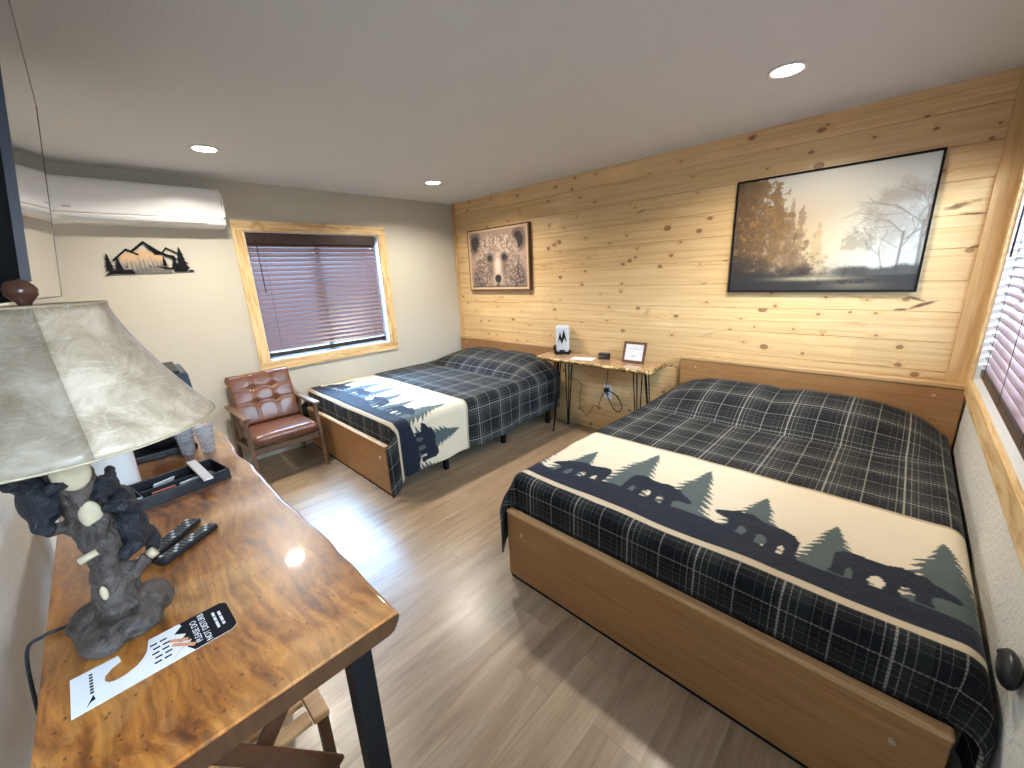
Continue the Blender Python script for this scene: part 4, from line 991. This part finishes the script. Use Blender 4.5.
cord([(1.80, -.05, .795), (1.80, -.010, .795), (1.80, -.006, .76), (1.80, -.01, .70), (1.79, -.02, .56), (1.77, -.02, .50), (1.87, -.02, .50), (1.93, -.02, .44), (1.90, -.02, .32), (1.93, -.02, .20), (2.00, -.02, .14), (2.08, -.02, .26), (2.13, -.02, .26), (2.17, -.02, .38), (2.212, -.02, .42)], .0035, M['browncord'], t_lantern)

# ================================================================ LIVE EDGE COUNTER with black legs
TZ = .92
t = thing('counter_table', 'long glossy live edge wood counter on black square legs along the near wall', 'table', (2.5, -3.33, 0))
def big_slab():
    bm = bmesh.new(); n = 110; xa, xb = 1.46, 3.548; w = fbm(n, 2, 7, 1, 4, 21, .5)[0]-.5; w2 = fbm(n, 2, 22, 1, 3, 5, .6)[0]-.5
    Vr = []
    for i in range(n):
        x = xa+(xb-xa)*i/(n-1); e = .022*w[i]*2*min(1, (n-1-i)/18); yt = -3.068+e
        pass
        if i < 14: yt -= (14-i)**2*.0006
        r = [(x, -3.598, TZ), (x, yt-.010, TZ), (x, yt-.003, TZ-.002), (x, yt, TZ-.007), (x, yt+.004*w2[i]-.004, TZ-.022), (x, yt-.016+.012*w2[i], TZ-.040), (x, yt-.03, TZ-.044), (x, -3.598, TZ-.044)]
        Vr.append([bm.verts.new(p) for p in r])
    m_ = len(Vr[0])
    for i in range(n-1):
        for k in range(m_):
            f = bm.faces.new((Vr[i][k], Vr[i][(k+1) % m_], Vr[i+1][(k+1) % m_], Vr[i+1][k])); f.material_index = 0 if k in (0, 1, 2) else 1; f.smooth = k in (1, 2, 3, 4, 5)
    a = bm.faces.new(Vr[0]); b = bm.faces.new(Vr[-1][::-1]); a.material_index = b.material_index = 1
    es = [e for e in b.edges if all(v.co.z > TZ-.004 for v in e.verts)]
    bmesh.ops.bevel(bm, geom=es, offset=.004, segments=2, affect='EDGES')
    return obj('tabletop', bm, [M['burl'], M['burl_edge']], t)
big_slab()
for (lx, lyy) in ((3.48, -3.145), (3.48, -3.55), (1.58, -3.18), (1.58, -3.55)):
    bm = bmesh.new(); bm_box(bm, lx-.024, lx+.024, lyy-.024, lyy+.024, 0, TZ-.045, .003); obj('leg', bm, M['blackmetal'], t)
bm = bmesh.new()
for xx in (3.48, 1.58): bm_box(bm, xx-.02, xx+.02, -3.526, -3.17 if xx > 3 else -3.20, TZ-.080, TZ-.045)
obj('leg_brace', bm, M['blackmetal'], t)

# ---- bear lamp
def ell(bm, c, r, rot=None, seg=16):
    mt = Matrix.Translation(c) @ (rot.to_matrix().to_4x4() if rot else Matrix.Identity(4)) @ Matrix.Diagonal((*r, 1))
    bmesh.ops.create_icosphere(bm, subdivisions=3, radius=1, matrix=mt)
def blob(name, bm, m_, par, vox=.006, lab=None, noise_s=0.0):
    o = obj(name, bm, m_, par, smooth=True)
    r = o.modifiers.new('fuse', 'REMESH'); r.mode = 'VOXEL'; r.voxel_size = vox; r.use_smooth_shade = True
    s = o.modifiers.new('relax', 'SMOOTH'); s.factor = .6; s.iterations = 4
    if noise_s:
        tx = bpy.data.textures.new('lump', 'CLOUDS'); tx.noise_scale = .025; dm = o.modifiers.new('lump', 'DISPLACE'); dm.texture = tx; dm.strength = noise_s; dm.mid_level = .5
    if lab: o['label'] = lab
    return o
LX, LY = 3.140, -3.468
t = thing('table_lamp', 'lamp with hide shade and bark trunk base with black bears, standing on the counter', 'lamp', (LX, LY, TZ))
bm = bmesh.new()
for c_, r_ in (((3.150, -3.482, .953), (.070, .070, .030)), ((3.195, -3.500, .950), (.046, .044, .028)), ((3.135, -3.432, .955), (.056, .042, .032)), ((3.125, -3.508, .957), (.046, .050, .034)), ((3.185, -3.455, .949), (.045, .040, .026)), ((3.10, -3.455, .952), (.035, .035, .028))): ell(bm, c_, r_)
bm_tube(bm, [(3.135, -3.478, .95), (3.14, -3.475, 1.02), (3.14, -3.472, 1.08), (3.135, -3.470, 1.16), (3.12, -3.478, 1.22), (3.12, -3.482, 1.30), (3.13, -3.47, 1.36)], [.050, .034, .028, .030, .033, .032, .022], 14)
bm_tube(bm, [(3.14, -3.468, 1.01), (3.145, -3.435, 1.045), (3.15, -3.412, 1.062)], [.022, .016, .012], 10)      # stub to the right
bm_tube(bm, [(3.135, -3.47, 1.12), (3.13, -3.505, 1.17), (3.13, -3.535, 1.175)], [.022, .015, .011], 10)      # branch to the left
trunk = blob('trunk_base', bm, M['bark'], t, .0055, noise_s=.016)
for kind, a in (('t', ([(3.152, -3.411, 1.0625), (3.153, -3.400, 1.068)], .0105)), ('t', ([(3.166, -3.478, 1.118), (3.170, -3.505, 1.112)], .007)), ('e', ((3.152, -3.470, 1.19), (.010, .017, .030))), ('e', ((3.150, -3.476, 1.285), (.010, .028, .040))), ('e', ((3.172, -3.488, 1.03), (.005, .006, .016)))):
    bm = bmesh.new()
    if kind == 't': bm_tube(bm, a[0], a[1], 12)
    else: ell(bm, a[0], a[1])
    obj('cut_branch', bm, M['cutwood'], t, smooth=True)
# cubs: right one hugging the trunk, left one on the branch
bm = bmesh.new()
ell(bm, (3.115, -3.425, 1.125), (.038, .030, .050)); ell(bm, (3.11, -3.430, 1.185), (.030, .028, .034)); ell(bm, (3.125, -3.442, 1.228), (.026, .025, .025)); ell(bm, (3.145, -3.454, 1.222), (.016, .012, .011))
ell(bm, (3.10, -3.428, 1.252), (.009, .009, .011)); ell(bm, (3.12, -3.426, 1.250), (.009, .009, .010))
bm_tube(bm, [(3.125, -3.41, 1.165), (3.155, -3.428, 1.19), (3.155, -3.452, 1.20)], [.017, .014, .012], 10)
bm_tube(bm, [(3.12, -3.415, 1.10), (3.16, -3.428, 1.10), (3.160, -3.452, 1.085)], [.022, .017, .013], 10)
bm_tube(bm, [(3.10, -3.41, 1.10), (3.11, -3.398, 1.075), (3.125, -3.405, 1.052)], [.020, .016, .012], 10)
blob('bear_figure', bm, M['bearfur'], t, .0048, 'black cub hugging the right side of the trunk', noise_s=.006)
bm = bmesh.new()
ell(bm, (3.12, -3.525, 1.235), (.036, .032, .048)); ell(bm, (3.13, -3.540, 1.29), (.028, .027, .027)); ell(bm, (3.15, -3.550, 1.285), (.016, .012, .011)); ell(bm, (3.115, -3.555, 1.315), (.009, .009, .010)); ell(bm, (3.135, -3.53, 1.318), (.009, .009, .010))
bm_tube(bm, [(3.13, -3.52, 1.26), (3.155, -3.505, 1.26), (3.15, -3.485, 1.265)], [.016, .013, .011], 10)
bm_tube(bm, [(3.125, -3.53, 1.21), (3.145, -3.535, 1.19), (3.15, -3.52, 1.18)], [.020, .015, .012], 10)
blob('bear_figure', bm, M['bearfur'], t, .0048, 'black cub perched on the left branch', noise_s=.006)
# stem, harp, finial
bm = bmesh.new(); bm_tube(bm, [(3.13, -3.468, 1.35), (3.14, -3.46, 1.42), (3.14, -3.458, 1.59)], .006, 8); obj('stem', bm, M['steel'], t)
bm = bmesh.new(); bm_lathe(bm, [(.006, 1.575), (.012, 1.577), (.013, 1.582), (.007, 1.587), (.010, 1.594), (.020, 1.606), (.021, 1.617), (.015, 1.629), (.0003, 1.634)], 3.14, -3.458, 24); obj('finial', bm, M['finial'], t, smooth=True)
# bell shade: double sided thin wall, seam panel darker
SX, SY = 3.160, -3.458
def shade_ring(f):   # f: 0 bottom .. 1 top
    r = .100 + (.217-.100)*((1-f)**1.35); return r, 1.358 + (1.588-1.358)*f
def shade_part(a0, a1, m_, name, off=0.0):
    bm = bmesh.new(); nA, nF = max(8, int((a1-a0)/math.radians(4))), 16; g = []
    for fi in range(nF+1):
        r, z = shade_ring(fi/nF); row = []
        for k in range(nA+1):
            a = a0+(a1-a0)*k/nA; row.append(bm.verts.new((SX+(r+off)*math.cos(a), SY+(r+off)*math.sin(a), z)))
        g.append(row)
    for fi in range(nF):
        for k in range(nA): bm.faces.new((g[fi][k], g[fi][k+1], g[fi+1][k+1], g[fi+1][k])).smooth = True
    o = obj(name, bm, m_, t); s = o.modifiers.new('th', 'SOLIDIFY'); s.thickness = .0025
    return o
SEAM = math.radians(8)
shade_part(SEAM, SEAM+math.radians(250), M['hide'], 'lamp_shade')
sp = shade_part(SEAM+math.radians(250), SEAM+math.radians(360), M['hide_dark'], 'shade_panel'); sp['label'] = 'darker hide panel with a straight seam'
bm = bmesh.new()
for f_ in (0, 1):
    bm = bmesh.new(); r, z = shade_ring(f_); bm_tube(bm, [(SX+(r+.000)*math.cos(a), SY+(r+.000)*math.sin(a), z) for a in np.linspace(0, 2*PI, 61)], .0022, 8, cap=False); obj('rim', bm, M['cutwood'], t)
bm = bmesh.new()
for k in range(3):
    a = k*2*PI/3+.5; bm_tube(bm, [(3.14, -3.458, 1.585), (SX+.109*math.cos(a), SY+.109*math.sin(a), 1.586)], .002, 6)
obj('spider', bm, M['steel'], t)
cord([(3.07, -3.515, TZ+.028), (3.06, -3.545, TZ+.012), (3.05, -3.575, TZ+.006), (3.05, -3.600, TZ+.006), (3.052, -3.625, TZ-.01), (3.06, -3.64, .80), (3.08, -3.66, .55), (3.02, -3.70, .35)], .0035, M['blackplastic'], t)

# ---- remotes
M['buttondark'] = simple('dark_button', (0.06, 0.063, 0.07), .4)
def remote(name_lab, c, az, L_, w_, two=False):
    t = thing('remote_control', name_lab, 'remote control', (*c, TZ), 'remotes on the counter')
    mt = Matrix.Translation((*c, TZ)) @ Matrix.Rotation(az, 4, 'Z')
    bm = bmesh.new(); bm_box(bm, -L_/2, L_/2, -w_/2, w_/2, .0005, .019, .006, 3); bm.transform(mt); b = obj('body', bm, M['blackplastic'], t)
    rows, cols = 13, 3
    for i in range(rows):
        for j in range(cols):
            u = -L_/2+.014+(L_-.03)*i/(rows-1); v = (j-1)*w_*.29
            bm = bmesh.new(); bm_box(bm, u-.0038, u+.0038, v-.0042, v+.0042, .0185, .021, .001); bm.transform(mt)
            obj('button', bm, M['buttondark'] if (i*5+j*3) % 4 else M['grey_plastic'], b)
remote('longer black remote control nearer the wall, beside the bear lamp', (2.850, -3.372), math.atan2(.127, -.131)+PI, .195, .042)
remote('slim black remote control on the counter edge side of its twin', (2.907, -3.338), math.atan2(.139, -.100)+PI, .165, .034)

# ---- door hanger card
t = thing('door_hanger', 'white and black door hanger card lying on the counter by the lamp base', 'door hanger', (3.27, -3.44, TZ))
hc0 = Vector((3.2820, -3.558)); hc1 = Vector((3.2740, -3.316)); ax = (hc1-hc0); HL = ax.length; ax.normalize(); px_ = Vector((ax.y, -ax.x))   # px_: +x side (toward camera)
HWd = .052
def hp(u, v, w): p = hc0 + ax*(u*HL) + px_*(v*HWd); return Vector((p.x, p.y, TZ+.0006+w))
outline = [(0, 1), (0, -1), (.27, -1), (.275, -.55)]
outline = [(0, 1), (0, -1), (.27, -1), (.28, -.62), (.225, -.48), (.185, -.25), (.178, 0), (.20, .2), (.245, .29), (.30, .26), (.36, .12), (.40, -.08), (.43, -.35), (.445, -.7)]
outline += [(.455, -1), (.95, -1), (.985, -.9), (1, -.75), (1, .75), (.985, .9), (.95, 1)]
bm = bmesh.new(); bm_prism(bm, outline, lambda u, v, w: hp(u, v, w), .0008); card = obj('card', bm, M['paper'], t)
bm = bmesh.new(); bm_prism(bm, [(.66, -1), (.95, -1), (.985, -.9), (1, -.75), (1, .75), (.985, .9), (.95, 1), (.70, 1), (.66, .6), (.70, .3), (.62, .1), (.68, -.2), (.61, -.5), (.67, -.8)], lambda u, v, w: hp(u, v, w+.0008), .0002); obj('printed_panel', bm, M['matteblack'], t)
M['ember'] = simple('printed_firewood', (0.55, 0.25, 0.14), .5, 0, .3, .3, 200)
bm = bmesh.new()
for (a, b, c2, d2) in ((.55, .9, .68, .3), (.54, .55, .66, -.1), (.57, .1, .70, .7), (.56, -.2, .67, .2)): bm_prism(bm, [(a, b), (a+.02, b-.10), (c2+.02, d2-.08), (c2, d2+.06)], lambda u, v, w: hp(u, v, w+.0011), .0002)
obj('printed_logs', bm, M['ember'], t)
bm = bmesh.new()
for k in range(5):
    v0 = .55-.27*k
    for s_ in range(2): u0 = .455+.012*s_+.012*(k % 2); bm_prism(bm, [(u0+.00+.05*s_, v0-.05), (u0+.045+.05*s_, v0-.05), (u0+.045+.05*s_, v0+.04), (u0+.05*s_, v0+.04)], lambda u, v, w: hp(u, v, w+.0009), .0002)
bm_prism(bm, [(.075, .86), (.115, .40), (.125, .66), (.10, .70)], lambda u, v, w: hp(u, v, w+.0009), .0002)
for k in range(7): v0 = .30-.16*k; bm_prism(bm, [(.10, v0), (.12, v0), (.12, v0-.10), (.10, v0-.10)], lambda u, v, w: hp(u, v, w+.0009), .0002)
obj('printed_marks', bm, M['matteblack'], t)
def text(body, size, u, v, par, name, m_):
    cu = bpy.data.curves.new(name, 'FONT'); cu.body = body; cu.size = size; cu.align_x = 'CENTER'; cu.align_y = 'CENTER'; cu.extrude = .00015
    o = bpy.data.objects.new(name, cu)
    me = bpy.data.meshes.new_from_object(o); bpy.data.objects.remove(o)
    me.materials.append(m_); p = hp(u, v, .0013)
    # text runs across the card, letter tops towards the hook
    ex = Vector((-px_.x, -px_.y, 0)); ey = Vector((-ax.x, -ax.y, 0)); mm = Matrix((ex*-1, ey, Vector((0, 0, 1)))).transposed().to_4x4()
    if mm.determinant() < 0: mm = Matrix((ex, ey, Vector((0, 0, 1)))).transposed().to_4x4()
    mm.translation = p; me.transform(mm); me.transform(Matrix.Translation(-Vector(par['_base'])))
    o = bpy.data.objects.new(name, me); COL.objects.link(o); o.parent = par; return o
text('PLEASE DO', .0150, .745, 0, t, 'lettering', M['paper'])
text('NOT DISTURB', .0150, .805, 0, t, 'lettering', M['paper'])
bm = bmesh.new()
for (u0, vv) in ((.885, ((-.6, -.32), (-.26, .0), (.06, .5))), (.925, ((-.5, -.2), (-.14, .2), (.26, .45)))):
    for (a, b) in vv: bm_prism(bm, [(u0-.010, a), (u0+.010, a), (u0+.010, b), (u0-.010, b)], lambda u, v, w: hp(u, v, w+.0011), .0002)
obj('small_print', bm, M['paper'], t)

# ---- coffee tray and contents
TC = Vector((2.465, -3.352)); ta = math.atan2(-.227, .037)
mt = Matrix.Translation((TC.x, TC.y, TZ)) @ Matrix.Rotation(ta, 4, 'Z')
t = thing('coffee_tray', 'black divided organizer tray for coffee supplies on the counter under the lamp shade', 'tray', (TC.x, TC.y, TZ))
bm = bmesh.new(); a_, b_, hh = .185, .085, .040
bm_box(bm, -a_, a_, -b_, b_, .0005, .006, 0)
for q in ((-a_, a_, -b_, -b_+.006), (-a_, a_, b_-.006, b_), (-a_, -a_+.006, -b_, b_), (a_-.006, a_, -b_, b_)): bm_box(bm, q[0], q[1], q[2], q[3], .005, hh, .0025)
bm.transform(mt); obj('tray_body', bm, M['blackplastic'], t)
for q in ((-.130, -.126, -b_, b_), (.055, .059, -b_, b_), (-.13, .055, .005, .009)):
    bm = bmesh.new(); bm_box(bm, q[0], q[1], q[2]+.006 if q[3] > .05 else q[2], q[3]-.006 if q[3] > .05 else q[3], .006, hh-.006, .001); bm.transform(mt); obj('divider', bm, M['blackplastic'], t)
def packet(u, v, a, c1, lab):
    bm = bmesh.new(); bm_box(bm, -.032, .032, -.012, .012, 0, .003, .001); bm.transform(mt @ Matrix.Translation((u, v, .026)) @ Matrix.Rotation(a, 4, 'Z') @ Matrix.Rotation(.9, 4, 'X'))
    tag(obj('sugar_packet', bm, c1), lab, 'packet', 'packets in the coffee tray')
M['redpacket'] = simple('pink_packet', (0.55, 0.16, 0.12), .5, 0, .3, .4, 90)
packet(-.075, .045, .1, M['paper'], 'white sugar packet at the open end of the black tray')
packet(.0, .048, -.08, M['redpacket'], 'reddish sweetener packet in the middle of the black tray')
packet(-.02, -.03, .2, M['paper'], 'white creamer packet in the rear compartment of the black tray')
packet(.09, .05, .0, M['paper'], 'pale packet at the lamp end of the black tray')
bm = bmesh.new(); bm_box(bm, -.115, .115, -.014, .014, .0415, .049, .001); bm.transform(Matrix.Translation((2.465, -3.236, TZ)) @ Matrix.Rotation(.07, 4, 'Z'))
tag(obj('napkin_stack', bm, M['paper']), 'white folded napkin strip laid across the end of the black tray', 'napkin')
bm = bmesh.new(); bm_lathe(bm, [(.060, TZ+.0005), (.064, TZ+.01), (.066, TZ+.10), (.066, TZ+.15), (.060, TZ+.155), (.020, TZ+.156)], 2.285, -3.455, 32)
o = obj('ice_bucket', bm, M['white_plastic']); autosmooth(o); tag(o, 'white round container behind the black tray under the lamp shade', 'container')
def cup(x, y, lab):
    bm = bmesh.new(); 
    bm_lathe(bm, [(.0001, TZ+.001), (.024, TZ+.001), (.033, TZ+.115), (.036, TZ+.117), (.0355, TZ+.121), (.031, TZ+.116), (.022, TZ+.004), (.0001, TZ+.004)], x, y, 24, close=True)
    for k in range(3): bm_lathe(bm, [(.0335+.0005*k, TZ+.085+.010*k), (.0365, TZ+.088+.010*k), (.0335+.0005*k, TZ+.090+.010*k)], x, y, 24, close=True)
    o = obj('plastic_cup', bm, M['clear'], recalc=False); tag(o, lab, 'cup', 'clear cups on the counter')
cup(2.155, -3.160, 'clear plastic cup stack nearest the counter front edge')
cup(2.115, -3.225, 'clear plastic cup standing behind the front one by the coffee maker')
# coffee maker
t = thing('coffee_maker', 'black coffee maker with a grey side standing at the far end of the counter', 'coffee maker', (1.97, -3.26, TZ))
bm = bmesh.new(); bm_box(bm, 1.80, 2.07, -3.40, -3.185, TZ, TZ+.03, .006); obj('base', bm, M['blackplastic'], t)
bm = bmesh.new(); bm_box(bm, 1.80, 1.92, -3.39, -3.175, TZ+.02, TZ+.30, .01); o = obj('water_tank', bm, M['blackplastic'], t); autosmooth(o)
bm = bmesh.new(); fh = lambda u, v, w: Vector((u, -3.39+w, v))
bm_prism(bm, [(1.80, TZ+.215), (2.06, TZ+.205), (2.075, TZ+.255), (2.03, TZ+.335), (1.86, TZ+.355), (1.80, TZ+.33)], fh, .24); bmesh.ops.bevel(bm, geom=list(bm.edges), offset=.006, segments=2, affect='EDGES')
M['bluegrey'] = simple('satin_grey_blue_plastic', (0.07, 0.095, 0.13), .28, 0, .5, .1)
obj('brew_head', bm, M['bluegrey'], t)
bm = bmesh.new(); bm_obox(bm, (1.86, -3.27, TZ+.362), (2.03, -3.27, TZ+.342), .19, .014, (0, 0, 1), .004); obj('lid', bm, M['blackplastic'], t)
bm = bmesh.new(); bm_lathe(bm, [(.05, TZ+.032), (.062, TZ+.06), (.060, TZ+.12), (.045, TZ+.16), (.05, TZ+.17)], 1.99, -3.29, 24); obj('carafe', bm, M['blackplastic'], t, smooth=True)

# ================================================================ FOLDING WOODEN RACK under the counter
t = thing('luggage_rack', 'folding wooden luggage rack with pale slats and dark crossed legs under the counter', 'luggage rack', (3.1, -3.4, 0))
rz = .37
bm = bmesh.new(); bm_obox(bm, (2.62, -3.175, rz), (3.175, -3.175, rz), .045, .022, (0, 0, 1), .003); obj('rail', bm, M['slatwood'], t)
bm = bmesh.new(); bm_obox(bm, (2.62, -3.60, rz), (3.175, -3.60, rz), .045, .022, (0, 0, 1), .003); obj('rail', bm, M['slatwood'], t)
for k in range(8):
    xx = 3.150-.072*k
    bm = bmesh.new(); bm_obox(bm, (xx, -3.20, rz+.001), (xx, -3.58, rz+.001), .034 if k else .045, .016, (0, 0, 1), .003); obj('slat', bm, M['slatwood'], t)
bm = bmesh.new(); bm_box(bm, 2.64, 3.15, -3.32, -3.285, rz-.032, rz-.010, .003); bm_box(bm, 2.64, 3.15, -3.50, -3.465, rz-.032, rz-.010, .003); obj('under_rail', bm, M['rackwood'], t)
for xx in (3.215, 2.60):
    for k, (a, b) in enumerate((((-3.17, .235), (-3.56, .770)), ((-3.185, .640), (-3.62, .018)))):
        bm = bmesh.new(); x_ = xx+(.018 if k == 0 else -.016)
        bm_obox(bm, (x_, a[0], a[1]), (x_, b[0], b[1]), .018, .048, (0, .5, 1), .008); obj('leg', bm, M['rackwood'], t)
for (yy, zz) in ((-3.56, .760),):
    bm = bmesh.new(); bm_obox(bm, (2.57, yy, zz), (3.25, yy, zz), .03, .03, (0, 0, 1), .005); obj('top_bar', bm, M['rackwood'], t)
bm = bmesh.new(); bm_obox(bm, (3.15, -3.17, rz-.02), (3.15, -3.17, 0), .03, .03, (0, 1, 0), .003); obj('leg', bm, M['rackwood'], t)
bm = bmesh.new(); bm_obox(bm, (2.65, -3.17, rz-.02), (2.65, -3.17, 0), .03, .03, (0, 1, 0), .003); obj('leg', bm, M['rackwood'], t)

# ================================================================ black fitting on the right wall
t = thing('wall_fitting', 'black rounded fitting on the right wall beyond the foot of the right bed', 'wall fitting', (W, -2.08, .62))
bm = bmesh.new(); ell(bm, (W-.020, -2.05, .638), (.020, .055, .042)); obj('cover', bm, M['blackplastic'], t, smooth=True)
bm = bmesh.new(); bmesh.ops.create_uvsphere(bm, u_segments=14, v_segments=8, radius=.011, matrix=Matrix.Translation((W-.012, -1.945, .602))); obj('knob', bm, M['blackplastic'], t, smooth=True)

# strip helper data
for o in bpy.data.objects:
    if '_base' in o: del o['_base']
